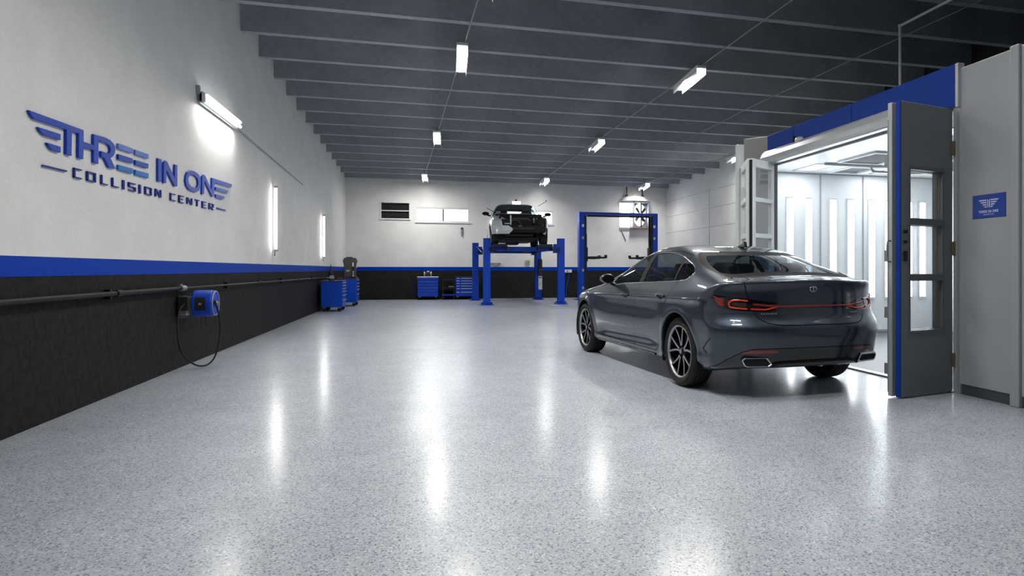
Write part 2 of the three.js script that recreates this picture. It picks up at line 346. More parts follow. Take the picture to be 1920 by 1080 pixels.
// ================================================================ the sign on the left wall (cut letters, 3 cm deep)
const SIGN_LARGE = [
  ['letters_thr', [[[5.555, 2.247], [6.335, 2.265], [6.335, 2.171], [6.507, 2.174], [6.509, 2.266], [6.729, 2.279], [6.809, 2.276], [6.871, 2.26], [6.913, 2.234], [6.92, 2.204], [6.903, 2.167], [6.871, 2.137], [6.823, 2.114], [6.92, 2.034], [6.789, 2.026], [6.703, 2.097], [6.645, 2.094], [6.645, 2.147], [6.782, 2.15], [6.809, 2.163], [6.823, 2.184], [6.816, 2.207], [6.789, 2.224], [6.743, 2.231], [6.594, 2.226], [6.59, 2.027], [6.507, 2.027], [6.507, 2.13], [6.335, 2.122], [6.329, 2.026], [6.25, 2.026], [6.255, 2.219], [6.146, 2.213], [6.141, 2.022], [6.061, 2.022], [6.064, 2.213], [5.617, 2.199], [5.574, 2.219]]]],
  ['wing_feather', [[[5.67, 2.153], [5.976, 2.161], [5.976, 2.115], [5.748, 2.109], [5.693, 2.128]]]],
  ['wing_feather', [[[5.788, 2.062], [5.976, 2.066], [5.976, 2.019], [5.856, 2.019], [5.813, 2.037]]]],
  ['letter_bar', [[[6.983, 2.275], [7.291, 2.283], [7.291, 2.235], [6.983, 2.227]]]],
  ['letter_bar', [[[6.983, 2.177], [7.291, 2.187], [7.291, 2.139], [6.983, 2.13]]]],
  ['letter_bar', [[[6.983, 2.08], [7.291, 2.093], [7.291, 2.041], [6.983, 2.036]]]],
  ['letter_bar', [[[7.355, 2.282], [7.674, 2.292], [7.674, 2.244], [7.355, 2.236]]]],
  ['letter_bar', [[[7.355, 2.182], [7.674, 2.195], [7.665, 2.147], [7.355, 2.137]]]],
  ['letter_bar', [[[7.355, 2.089], [7.674, 2.099], [7.674, 2.048], [7.355, 2.041]]]],
  ['letter_i', [[[7.925, 2.292], [8.021, 2.299], [8.021, 2.057], [7.925, 2.052]]]],
  ['letter_n', [[[8.086, 2.272], [8.14, 2.301], [8.186, 2.295], [8.41, 2.149], [8.417, 2.302], [8.497, 2.308], [8.493, 2.066], [8.41, 2.058], [8.162, 2.202], [8.156, 2.059], [8.08, 2.055]]]],
  ['letter_o', [[[8.948, 2.315], [9.085, 2.322], [9.215, 2.311], [9.308, 2.272], [9.327, 2.214], [9.308, 2.151], [9.241, 2.1], [9.137, 2.07], [9.01, 2.066], [8.886, 2.076], [8.802, 2.107], [8.767, 2.159], [8.778, 2.218], [8.826, 2.273]]], [[[8.96, 2.267], [9.085, 2.272], [9.189, 2.252], [9.228, 2.21], [9.215, 2.157], [9.163, 2.125], [9.06, 2.113], [8.948, 2.121], [8.874, 2.149], [8.85, 2.195], [8.886, 2.24]]]],
  ['letter_n', [[[9.376, 2.302], [9.439, 2.329], [9.495, 2.325], [9.776, 2.17], [9.782, 2.333], [10.734, 2.366], [10.734, 2.336], [10.679, 2.309], [9.897, 2.286], [9.872, 2.099], [9.791, 2.086], [9.472, 2.258], [9.458, 2.086], [9.368, 2.071]]]],
  ['wing_feather', [[[9.952, 2.232], [10.554, 2.25], [10.484, 2.203], [9.952, 2.189]]]],
  ['wing_feather', [[[9.952, 2.135], [10.381, 2.148], [10.331, 2.107], [10.247, 2.095], [9.952, 2.093]]]]
];
const SIGN_SMALL = [
  ['dash', [[[5.748, 1.894], [6.085, 1.9], [6.079, 1.887], [5.741, 1.882]]]],
  ['small_letter_c', [[[6.195, 1.939], [6.318, 1.941], [6.318, 1.93], [6.195, 1.928]], [[6.195, 1.939], [6.214, 1.939], [6.214, 1.86], [6.195, 1.859]], [[6.195, 1.87], [6.318, 1.871], [6.318, 1.86], [6.195, 1.859]]]],
  ['small_letter_o', [[[6.411, 1.942], [6.563, 1.945], [6.563, 1.934], [6.411, 1.932]], [[6.411, 1.874], [6.563, 1.875], [6.563, 1.865], [6.411, 1.864]], [[6.411, 1.942], [6.433, 1.942], [6.433, 1.864], [6.411, 1.864]], [[6.54, 1.944], [6.563, 1.945], [6.563, 1.865], [6.54, 1.865]]]],
  ['small_letter_l', [[[6.664, 1.947], [6.683, 1.947], [6.683, 1.866], [6.664, 1.866]], [[6.664, 1.877], [6.785, 1.878], [6.785, 1.867], [6.664, 1.866]]]],
  ['small_letter_l', [[[6.875, 1.951], [6.895, 1.951], [6.895, 1.871], [6.875, 1.871]], [[6.875, 1.881], [7.005, 1.882], [7.005, 1.872], [6.875, 1.871]]]],
  ['small_letter_i', [[[7.095, 1.957], [7.128, 1.958], [7.128, 1.871], [7.095, 1.871]]]],
  ['small_letter_s', [[[7.224, 1.954], [7.38, 1.957], [7.38, 1.947], [7.224, 1.944]], [[7.224, 1.954], [7.247, 1.955], [7.247, 1.911], [7.224, 1.911]], [[7.224, 1.92], [7.38, 1.922], [7.38, 1.912], [7.224, 1.91]], [[7.356, 1.922], [7.38, 1.922], [7.38, 1.878], [7.356, 1.878]], [[7.224, 1.887], [7.38, 1.888], [7.38, 1.878], [7.224, 1.877]]]],
  ['small_letter_i', [[[7.467, 1.961], [7.502, 1.962], [7.502, 1.874], [7.467, 1.874]]]],
  ['small_letter_o', [[[7.608, 1.96], [7.776, 1.963], [7.776, 1.953], [7.608, 1.95]], [[7.608, 1.892], [7.776, 1.894], [7.776, 1.883], [7.608, 1.882]], [[7.608, 1.96], [7.633, 1.96], [7.633, 1.882], [7.608, 1.882]], [[7.75, 1.963], [7.776, 1.963], [7.776, 1.883], [7.75, 1.883]]]],
  ['small_letter_n', [[[7.877, 1.969], [7.901, 1.969], [7.901, 1.888], [7.877, 1.888]], [[8.012, 1.971], [8.036, 1.972], [8.036, 1.889], [8.012, 1.889]], [[7.877, 1.969], [7.912, 1.969], [8.036, 1.889], [8, 1.889]]]],
  ['small_letter_c', [[[8.304, 1.971], [8.46, 1.974], [8.46, 1.963], [8.304, 1.961]], [[8.304, 1.971], [8.328, 1.971], [8.328, 1.891], [8.304, 1.891]], [[8.304, 1.901], [8.46, 1.903], [8.46, 1.892], [8.304, 1.891]]]],
  ['small_letter_e', [[[8.571, 1.977], [8.727, 1.98], [8.727, 1.969], [8.571, 1.966]], [[8.571, 1.94], [8.703, 1.942], [8.703, 1.931], [8.571, 1.929]], [[8.571, 1.904], [8.727, 1.905], [8.727, 1.894], [8.571, 1.893]], [[8.571, 1.977], [8.598, 1.977], [8.598, 1.893], [8.571, 1.893]]]],
  ['small_letter_n', [[[8.843, 1.98], [8.87, 1.981], [8.87, 1.901], [8.843, 1.901]], [[8.997, 1.983], [9.025, 1.983], [9.025, 1.903], [8.997, 1.902]], [[8.843, 1.98], [8.882, 1.981], [9.025, 1.903], [8.984, 1.902]]]],
  ['small_letter_t', [[[9.132, 1.987], [9.295, 1.99], [9.295, 1.979], [9.132, 1.976]], [[9.198, 1.988], [9.227, 1.988], [9.227, 1.906], [9.198, 1.906]]]],
  ['small_letter_e', [[[9.403, 1.99], [9.571, 1.993], [9.571, 1.982], [9.403, 1.979]], [[9.403, 1.954], [9.546, 1.956], [9.546, 1.945], [9.403, 1.943]], [[9.403, 1.918], [9.571, 1.92], [9.571, 1.909], [9.403, 1.907]], [[9.403, 1.99], [9.433, 1.991], [9.433, 1.908], [9.403, 1.907]]]],
  ['small_letter_r', [[[9.687, 1.993], [9.717, 1.993], [9.717, 1.911], [9.687, 1.911]], [[9.687, 1.993], [9.881, 1.996], [9.881, 1.985], [9.687, 1.982]], [[9.85, 1.996], [9.881, 1.996], [9.881, 1.948], [9.85, 1.947]], [[9.687, 1.956], [9.881, 1.959], [9.881, 1.948], [9.687, 1.945]], [[9.764, 1.949], [9.814, 1.949], [9.881, 1.912], [9.83, 1.912]]]],
  ['dash', [[[10.037, 1.964], [10.45, 1.969], [10.45, 1.953], [10.037, 1.948]]]]
];

{
  const o = thing('wall_sign', 'raised blue winged lettering reading THREE IN ONE COLLISION CENTER on the white wall', 'sign', [XL + 0.006, 0, 0]);
  const letter = ([name, polys, holes], depth, mat) => {
    const gs = polys.map((p) => polyExtrude(p, depth, 0.003, holes ?? []).rotateY(Math.PI / 2));
    for (const g of gs) g.computeVertexNormals();
    mesh(name, gs, mat, o);
  };
  let bar = 0;
  for (const l of SIGN_LARGE) letter(l, 0.014, l[0] === 'letter_bar' ? [M.signPale, M.signBlue, M.signCyan][bar++ % 3] : M.signBlue);
  for (const l of SIGN_SMALL) letter(l, 0.01, M.signNavy);
}

// ================================================================ the spray booth on the right
const booth = thing('spray_booth', 'white lit spray booth with blue fascia and folding doors standing open', 'spray booth');
{
  const b = booth, ZR = -5.06, ZL = -8.30, FZ = -10.25, EX = 9.16, NZ = -4.62, CH = 2.8, TOP = 2.95;
  // floor of the booth and its threshold
  mesh('booth_floor', uvBox(bx(XB + 0.06, EX, 0, 0.012, FZ, NZ), 0.3), M.boothFloor, b);
  mesh('threshold', bx(XB - 0.03, XB + 0.06, 0, 0.018, ZL, ZR, 0.006), M.alu, b);
  // far side wall: panels with seams
  const seams = [5.36, 5.87, 6.729, 7.591, 8.45, EX];
  for (let i = 0; i + 1 < seams.length; i++) mesh('wall_panel', bx(seams[i] + 0.008, seams[i + 1] - 0.008, 0, CH, FZ - 0.06, FZ, 0.006), M.boothWhite, b);
  for (const s of seams.slice(1, -1)) { mesh('seam_post', bx(s - 0.012, s + 0.012, 0, CH, FZ - 0.02, FZ + 0.014, 0.004), M.boothGrey, b); }
  mesh('skirting', bx(5.36, EX, 0.012, 0.06, FZ, FZ + 0.02, 0.005), M.boothGrey, b);
  mesh('cornice', bx(5.36, EX, CH - 0.02, CH + 0.01, FZ, FZ + 0.03, 0.005), M.boothGrey, b);
  // tube fittings on the far wall
  for (const x of [5.6, 6.124, 6.487, 6.974, 7.329, 7.757, 8.1, 8.544, 8.832]) {
    const f = new THREE.Group(); f.name = 'tube_fitting'; f.position.set(x, 0, FZ); b.add(f);
    const y0 = 0.64, y1 = 2.34;
    mesh('tray', [bx(-0.07, -0.06, y0 - 0.03, y1 + 0.03, 0, 0.03, 0.003), bx(0.06, 0.07, y0 - 0.03, y1 + 0.03, 0, 0.03, 0.003), bx(-0.07, 0.07, y1 + 0.03, y1 + 0.045, 0, 0.03, 0.003), bx(-0.07, 0.07, y0 - 0.045, y0 - 0.03, 0, 0.03, 0.003)], M.boothWhite, f);
    for (const s of [-0.027, 0.027]) mesh('tube', cyl([s, y0, 0.03], [s, y1, 0.03], 0.0265, 0.0265, 14), M.glowBooth, f);
    for (const y of [y0 - 0.008, y1 + 0.008]) mesh('socket', bx(-0.05, 0.05, y - 0.014, y + 0.014, 0.004, 0.035, 0.005), M.whitePlastic, f);
    rectLight(f, 0.1, y1 - y0, L_BOOTH, [x, (y0 + y1) / 2, FZ + 0.06], [x, (y0 + y1) / 2, FZ + 1], 0xf6fbff);
  }
  // end wall, near side wall and slanting left side wall
  mesh('end_wall', bx(EX, EX + 0.06, 0, TOP, FZ - 0.06, NZ + 0.06), M.boothWhite, b);
  mesh('near_wall', bx(XB + 0.09, EX, 0, TOP, NZ, NZ + 0.06), M.boothWhite, b);
  const side = (n, mat, x0, z0, x1, z1, y0, y1, th) => {
    const L = Math.hypot(x1 - x0, z1 - z0), g = bx(0, L, y0, y1, -th / 2, th / 2, 0.006).rotateY(-Math.atan2(z1 - z0, x1 - x0)).translate(x0, 0, z0);
    return mesh(n, g, mat, b);
  };
  { const L = Math.hypot(5.32 - XB - 0.02, FZ - 0.05 + 8.42); mesh('slanted_side_wall', polyExtrude([[0, 0], [L, 0], [L, 3.34], [0, 3.0]], 0.05, 0.004).translate(0, 0, -0.025).rotateY(-Math.atan2(FZ - 0.05 + 8.42, 5.30 - XB)).translate(XB + 0.02, 0, -8.42), M.boothSide, b); }
  side('slanted_side_lining', M.boothWhite, XB + 0.06, -8.41, 5.35, FZ - 0.02, 0, CH, 0.02);
  // ceiling with flush light panels, filters and an extractor hood
  const holesAt = [[6.06, 6.42, -10.0, -9.3], [6.78, 7.28, -10.0, -9.42], [7.55, 8.0, -10.0, -9.3], [6.06, 6.42, -7.6, -6.4], [7.55, 8.0, -7.6, -6.4]];
  const cs = new THREE.Shape([[XB + 0.05, ZR + 0.44], [EX, ZR + 0.44], [EX, FZ], [5.3, FZ], [XB + 0.05, -8.4]].map(([x, z]) => new THREE.Vector2(x, -z)));
  for (const [x0, x1, z0, z1] of holesAt) cs.holes.push(new THREE.Path([[x0, z0], [x0, z1], [x1, z1], [x1, z0]].map(([x, z]) => new THREE.Vector2(x, -z))));
  mesh('booth_ceiling', new THREE.ExtrudeGeometry(cs, { depth: 0.05, bevelEnabled: false }).rotateX(-Math.PI / 2).translate(0, CH, 0), M.boothWhite, b);
  mesh('booth_roof', new THREE.ExtrudeGeometry(new THREE.Shape([[XB + 0.05, ZR + 0.44], [EX, ZR + 0.44], [EX, FZ], [5.3, FZ], [XB + 0.05, -8.4]].map(([x, z]) => new THREE.Vector2(x, -z))), { depth: 0.04, bevelEnabled: false }).rotateX(-Math.PI / 2).translate(0, TOP - 0.03, 0), M.boothSide, b);
  for (const i of [0, 2, 3, 4]) {
    const [x0, x1, z0, z1] = holesAt[i], f = new THREE.Group(); f.name = 'ceiling_panel_light'; b.add(f);
    mesh('diffuser', bx(x0, x1, CH + 0.02, CH + 0.05, z0, z1), M.glowBooth, f);
    mesh('frame', [bx(x0 - 0.02, x1 + 0.02, CH - 0.008, CH + 0.004, z0 - 0.02, z0), bx(x0 - 0.02, x1 + 0.02, CH - 0.008, CH + 0.004, z1, z1 + 0.02), bx(x0 - 0.02, x0, CH - 0.008, CH + 0.004, z0, z1), bx(x1, x1 + 0.02, CH - 0.008, CH + 0.004, z0, z1)], M.boothGrey, f);
    rectLight(f, x1 - x0, z1 - z0, L_BOOTH * 0.9, [(x0 + x1) / 2, CH - 0.012, (z0 + z1) / 2], [(x0 + x1) / 2, 0, (z0 + z1) / 2], 0xf6fbff);
  }
  { const [x0, x1, z0, z1] = holesAt[1]; mesh('filter_pad', bx(x0, x1, CH + 0.015, CH + 0.04, z0, z1), M.filter, b);
    mesh('filter_frame', [bx(x0 - 0.05, x1 + 0.05, CH - 0.02, CH, z0 - 0.05, z0, 0.005), bx(x0 - 0.05, x1 + 0.05, CH - 0.02, CH, z1, z1 + 0.05, 0.005), bx(x0 - 0.05, x0, CH - 0.02, CH, z0, z1, 0.005), bx(x1, x1 + 0.05, CH - 0.02, CH, z0, z1, 0.005)], M.boothWhite, b); }
  for (const [x0, x1] of [[6.2, 6.95], [7.0, 7.75], [7.8, 8.55]]) {   // row of filter pads let into frames
    mesh('filter_pad', bx(x0 + 0.04, x1 - 0.04, CH - 0.012, CH - 0.002, -8.96, -8.14, 0.003), M.filter, b);
    mesh('filter_frame', [bx(x0, x1, CH - 0.03, CH - 0.001, -9.0, -8.96, 0.004), bx(x0, x1, CH - 0.03, CH - 0.001, -8.14, -8.1, 0.004), bx(x0, x0 + 0.04, CH - 0.03, CH - 0.001, -8.96, -8.14, 0.004), bx(x1 - 0.04, x1, CH - 0.03, CH - 0.001, -8.96, -8.14, 0.004)], M.boothWhite, b);
  }
  mesh('air_line', tube([[7.9, CH - 0.01, -9.1], [7.88, CH - 0.1, -9.1], [7.6, CH - 0.12, -9.08], [6.9, CH - 0.12, -9.06], [6.86, CH - 0.01, -9.06]], 0.018, 60, 10, false, 0.2), M.galv, b);
  mesh('ceiling_rail', bx(6.1, 9.1, 2.76, 2.8, -9.2, -9.16, 0.006), M.boothGrey, b);
  // front: jambs, fascia panels, valance
  mesh('jamb', bx(XB, XB + 0.08, 0, 2.62, ZR - 0.022, ZR + 0.05, 0.008), M.boothGrey, b);
  mesh('jamb', bx(XB, XB + 0.06, 0, 2.62, ZL - 0.06, ZL, 0.008), M.boothFrame, b);
  for (const [z0, z1] of [[-5.02, -6.535], [-6.545, -7.75], [-7.76, -8.43]]) mesh('fascia_panel', bx(XB - 0.03, XB + 0.03, 2.615, 3.0, z0, z1, 0.006), M.boothBlue, b);
  mesh('fascia_backing', bx(XB + 0.03, XB + 0.06, 2.6, 2.98, -5.02, -8.42), M.boothSide, b);
  mesh('fascia_end_post', bx(XB - 0.035, XB + 0.04, 2.6, 3.0, -5.02, -4.985, 0.006), M.alu, b);
  const prof = [[0.0, 2.785], [-0.03, 2.782], [-0.075, 2.74], [-0.105, 2.68], [-0.115, 2.62], [-0.108, 2.59], [-0.09, 2.58], [0.0, 2.58]];
  mesh('valance', polyExtrude(prof, 8.47 - 5.62, 0.002).translate(XB - 0.02, 0, -8.47), M.alu, b);
  mesh('roller_tube', cyl([XB + 0.02, 2.58, -8.4], [XB + 0.02, 2.58, -5.2], 0.022, 0.022, 14), M.galv, b);
  { // little sensor fixed on the fascia
    const g = new THREE.Group(); g.name = 'fascia_sensor'; b.add(g);
    mesh('bracket', bx(XB - 0.06, XB - 0.03, 2.74, 2.86, -7.74, -7.71, 0.004), M.darkmetal, g);
    mesh('sensor_head', new THREE.SphereGeometry(0.06, 16, 12, 0, Math.PI * 2, 0, Math.PI / 2).rotateZ(Math.PI / 2).scale(0.9, 0.8, 1.4).translate(XB - 0.03, 2.79, -7.6), M.alu, g);
  }
  // wall panels towards the viewer
  mesh('front_panel', bx(XB, XB + 0.08, 0.09, 2.955, -5.0, -4.45, 0.01), M.boothGrey, b);
  mesh('batten', bx(XB - 0.025, XB + 0.08, 0.0, 2.97, -4.45, -4.36, 0.01), M.boothGrey, b);
  mesh('front_panel', bx(XB, XB + 0.08, 0.09, 2.955, -4.36, -3.2, 0.01), M.boothGrey, b);
  mesh('front_panel', bx(XB, XB + 0.08, 0.09, 2.955, -3.2, -1.6, 0.01), M.boothGrey, b);
  mesh('panel_plinth', bx(XB + 0.012, XB + 0.08, 0, 0.1, -5.0, -1.6, 0.004), M.plinth, b);
  mesh('panel_edge_strip', bx(XB - 0.006, XB + 0.02, 0.0, 2.62, -5.03, -4.99, 0.004), M.alu, b);
  mesh('return_panel', bx(XB + 0.08, EX, 0, 2.955, -1.66, -1.6), M.boothGrey, b);
  // folding doors: leaf built in its own axes, x from hinge to free edge
  const leaf = (name, hinge, dir, o) => {
    const g = new THREE.Group(); g.name = name; g.position.set(hinge[0], 0, hinge[1]); g.rotation.y = -Math.atan2(dir[1], dir[0]); o.of.add(g);
    const { W = 0.73, Hh = 2.6, T = 0.045, z = 0, win = [0.14, 0.6], mat = M.boothDoor, frame = M.boothFrame, edge, rows = [[0.587, 1.036], [1.081, 1.528], [1.575, 2.02]] } = o;
    const [w0, w1] = win, wt = rows[rows.length - 1][1] + 0.01, wb = rows[0][0] - 0.012;
    const sh = new THREE.Shape([[0.012, 0.012], [W, 0.012], [W, Hh], [0.012, Hh]].map((p) => new THREE.Vector2(...p)));
    sh.holes.push(new THREE.Path([[w0, wb], [w0, wt], [w1, wt], [w1, wb]].map((p) => new THREE.Vector2(...p))));
    mesh('leaf_skin', new THREE.ExtrudeGeometry(sh, { depth: T - 0.006, bevelEnabled: true, bevelThickness: 0.003, bevelSize: 0.003, bevelOffset: -0.003, bevelSegments: 1 }).translate(0, 0, z - T / 2 + 0.003), mat, g);
    const e = 0.02, t = T / 2 + 0.004;
    mesh('window_frame', [bx(w0, w0 + e, wb + 0.015, wt - 0.02, z - t, z + t, 0.004), bx(w1 - e, w1, wb + 0.015, wt - 0.02, z - t, z + t, 0.004), bx(w0 - 0.01, w1 + 0.01, wt - 0.02, wt + 0.015, z - t - 0.004, z + t + 0.004, 0.004), bx(w0 - 0.01, w1 + 0.01, wb - 0.015, wb + 0.015, z - t - 0.004, z + t + 0.004, 0.004)], frame, g);
    for (const y of rows.slice(1).map((r, i) => (r[0] + rows[i][1]) / 2)) mesh('glazing_bar', bx(w0 - 0.01, w1 + 0.01, y - 0.03, y + 0.03, z - t - 0.004, z + t + 0.004, 0.006), frame, g);
    for (const [y0, y1] of rows) mesh('pane', bx(w0 + e, w1 - e, y0, y1, z - 0.003, z + 0.003), M.pane, g);
    if (edge) mesh('edge_trim', bx(W - 0.002, W + 0.012, 0.012, Hh, z - T / 2, z + T / 2, 0.003), edge, g);
    return g;
  };
  const hinges = (g, zz, ys = [0.3, 1.32, 2.24]) => { for (const y of ys) mesh('hinge', [bx(-0.045, 0.035, y - 0.06, y + 0.06, zz - 0.008, zz + 0.008, 0.003), cyl([0, y - 0.065, zz], [0, y + 0.065, zz], 0.014, 0.014, 12)], M.brass, g); };
  { // right pair
    const of = b;
    const h = [4.712, -5.092], d = [-0.978, 0.206];
    const g1 = leaf('door_leaf', h, d, { of, W: 0.70, win: [0.135, 0.60], edge: M.boothBlue });
    hinges(g1, -0.03);
    for (const [x, y, r] of [[0.655, 1.46, 0.016], [0.655, 1.37, 0.014], [0.66, 1.265, 0.012]]) mesh('lock_stud', new THREE.CylinderGeometry(r, r, 0.03, 14).rotateX(Math.PI / 2).translate(x, y, -0.03), M.darkmetal, g1);
    mesh('latch_handle', bx(0.646, 0.668, 1.2, 1.29, -0.05, -0.022, 0.006), M.darkmetal, g1);
    const g2 = leaf('door_leaf', [h[0] + 0.015, h[1] - 0.085], d, { of, W: 0.735, win: [0.135, 0.60], mat: M.boothGrey, edge: M.alu });
    mesh('folding_rod', cyl([0.745, 0.05, 0.02], [0.745, 2.45, 0.02], 0.007, 0.007, 8), M.galv, g2);
    for (const y of [0.25, 0.75, 1.25, 2.1]) mesh('fold_hinge', bx(0.7, 0.745, y - 0.05, y + 0.05, 0.022, 0.064, 0.005), M.galv, g2);
    mesh('pull_handle', tube([[0.752, 1.2, -0.01], [0.79, 1.21, -0.01], [0.79, 1.37, -0.01], [0.752, 1.38, -0.01]], 0.008, 24, 8), M.steel, g2);
    mesh('door_seal', bx(0.655, 0.69, 0.02, 2.58, 0.024, 0.05, 0.004), M.rubber, g2);
  }
  { // left pair, folded in a V
    const of = b;
    const h = [4.71, -8.30], d = [-0.857, 0.515], rows = [[0.62, 1.06], [1.12, 1.55], [1.61, 2.03], [2.09, 2.5]];
    const g1 = leaf('door_leaf', h, d, { of, W: 0.58, win: [0.075, 0.52], mat: M.boothWhite, frame: M.boothWhite, rows });
    hinges(g1, 0.03);
    const a = [h[0] - 0.857 * 0.6 - 0.01, h[1] + 0.515 * 0.6 - 0.02], e = [4.45, -8.72], L = Math.hypot(e[0] - a[0], e[1] - a[1]);
    const g2 = leaf('door_leaf', a, [(e[0] - a[0]) / L, (e[1] - a[1]) / L], { of, W: L, win: [0.09, 0.62], mat: M.boothWhite, frame: M.boothWhite, edge: M.boothWhite, rows });
    mesh('door_seal', bx(0.575, 0.592, 0.02, 2.58, -0.02, 0.02, 0.004), M.rubber, g1);
    mesh('guide_post', bx(4.40, 4.50, 0, 2.93, -8.84, -8.75, 0.01), M.boothWhite, b);
  }
}
{ // blue plate on the booth front
  const W = 0.346, Hh = 0.203, o = thing('sign_plate', 'small blue plate with white winged emblem and THREE IN ONE on the booth panel', 'sign', [XB - 0.0005, 1.676, -4.676]);
  o.rotation.y = -Math.PI / 2;
  mesh('plate', bx(-W / 2, W / 2, -Hh / 2, Hh / 2, 0, 0.006, 0.002), std({ color: 0x1c3f9c, roughness: 0.4 }), o);
  const cv = document.createElement('canvas'); cv.width = 692; cv.height = 406; const c = cv.getContext('2d');
  c.fillStyle = '#1c3f9c'; c.fillRect(0, 0, 692, 406); c.fillStyle = '#dfe4f2';
  const bar = (x0, x1, y, h, cut) => { c.beginPath(); c.moveTo(x0, y); c.lineTo(x1, y); c.lineTo(x1, y + h); c.lineTo(x0 + (x0 > x1 ? -cut : cut), y + h); c.fill(); };
  for (const [i, x] of [[0, 130], [1, 165], [2, 205], [3, 245]]) { bar(x, 300, 88 + i * 40, 20, 26); bar(692 - x, 392, 88 + i * 40, 20, 26); }
  c.fillRect(318, 88, 18, 140); c.fillRect(356, 88, 18, 140);
  c.font = 'bold 62px sans-serif'; c.textAlign = 'center'; c.fillText('THREE IN ONE', 346, 322, 600);
  c.font = 'bold 24px sans-serif'; c.fillText('COLLISION CENTER', 346, 362, 330);
  const t = new THREE.CanvasTexture(cv); t.colorSpace = THREE.SRGBColorSpace; t.magFilter = THREE.LinearFilter;
  mesh('printed_face', new THREE.PlaneGeometry(W - 0.006, Hh - 0.006).translate(0, 0, 0.0066), std({ map: t, roughness: 0.4 }), o);
}

// ================================================================ tools for vehicle bodies: a smooth implicit shell, meshed, then cut along panel outlines
function table(xs, ys, a, b, step, sigma) {      // shape-preserving curve through points, then smoothed
  const n = xs.length, m = [], d = [];
  for (let i = 0; i + 1 < n; i++) d.push((ys[i + 1] - ys[i]) / (xs[i + 1] - xs[i]));
  for (let i = 0; i < n; i++) m.push(i === 0 ? d[0] : i === n - 1 ? d[n - 2] : d[i - 1] * d[i] <= 0 ? 0 : 2 / (1 / d[i - 1] + 1 / d[i]));
  const raw = (x) => {
    if (x <= xs[0]) return ys[0] + m[0] * (x - xs[0]); if (x >= xs[n - 1]) return ys[n - 1] + m[n - 1] * (x - xs[n - 1]);
    let i = 0; while (x > xs[i + 1]) i++;
    const h = xs[i + 1] - xs[i], t = (x - xs[i]) / h, t2 = t * t, t3 = t2 * t;
    return (2 * t3 - 3 * t2 + 1) * ys[i] + (t3 - 2 * t2 + t) * h * m[i] + (-2 * t3 + 3 * t2) * ys[i + 1] + (t3 - t2) * h * m[i + 1];
  };
  const N = Math.round((b - a) / step) + 1, out = new Float64Array(N), R = Math.ceil(3 * sigma / step), ker = [];
  let sum = 0; for (let k = -R; k <= R; k++) { ker.push(Math.exp(-0.5 * (k * step / sigma) ** 2)); sum += ker[k + R]; }
  for (let i = 0; i < N; i++) { let s = 0; for (let k = -R; k <= R; k++) s += ker[k + R] * raw(a + (i + k) * step); out[i] = s / sum; }
  return (x) => {                                   // cubic (Catmull-Rom) lookup
    const q = clamp((x - a) / step, 1, N - 2.001), i = Math.floor(q), t = q - i, p0 = out[i - 1], p1 = out[i], p2 = out[i + 1], p3 = out[Math.min(N - 1, i + 2)];
    return p1 + 0.5 * t * (p2 - p0 + t * (2 * p0 - 5 * p1 + 4 * p2 - p3 + t * (3 * (p1 - p2) + p3 - p0)));
  };
}
const smax = (a, b, k) => { const h = Math.max(k - Math.abs(a - b), 0) / k; return Math.max(a, b) + h * h * h * k / 6; };
const bump1 = (x, c, w) => Math.exp(-(((x - c) / w) ** 2));
function carField(c) {
  const T = table(c.top[0], c.top[1], -3.2, 3.2, 0.01, c.topSigma ?? 0.05), Wp = table(c.plan[0], c.plan[1], -3.2, 3.2, 0.01, 0.09);
  const In = table(c.inset[0], c.inset[1], -0.2, 2.2, 0.005, 0.018), Zr = table(c.rear[0], c.rear[1], -0.2, 2.2, 0.005, 0.018), Zf = table(c.front[0], c.front[1], -0.2, 2.2, 0.005, 0.03);
  const W = (z, y) => Wp(z) - In(y - c.beltRise * z) + c.side(z, y);
  const f = (x, y, z) => {
    const ax = Math.abs(x), x2 = x * x, kk = lerp(-c.kFront, c.kRear, sstep(-0.3, 1.1, z)) * (1 - (c.kFade ?? 0) * sstep(1.3, 2.0, z)), zz = z + kk * x2 * sstep(0.9, 1.15, y);
    const s = (T(zz + 0.01) - T(zz - 0.01)) / 0.02, f1 = (y - T(zz) + c.crown * x2) / Math.sqrt(1 + s * s);
    const f2 = (ax - W(z, y)) * 0.93, q = ax / c.half, q2 = q * q;
    const f3 = z - Zr(y) + c.rearRound[0] * q2 + c.rearRound[1] * q2 * q2, f4 = Zf(y) + c.frontRound[0] * q2 + c.frontRound[1] * q2 * q2 - z;
    let v = smax(f1, f2, lerp(c.kShoulder, c.kRail, sstep(1.0, 1.2, y)));
    v = smax(v, f3, c.kTail ?? 0.1); v = smax(v, f4, 0.2); v = smax(v, (c.bottom(z) - y), 0.06);
    return v;
  };
  return { f, W, T };
}
function grad(f, x, y, z, e = 0.002) {
  const g = [f(x + e, y, z) - f(x - e, y, z), f(x, y + e, z) - f(x, y - e, z), f(x, y, z + e) - f(x, y, z - e)];
  return [g[0] / (2 * e), g[1] / (2 * e), g[2] / (2 * e)];
}
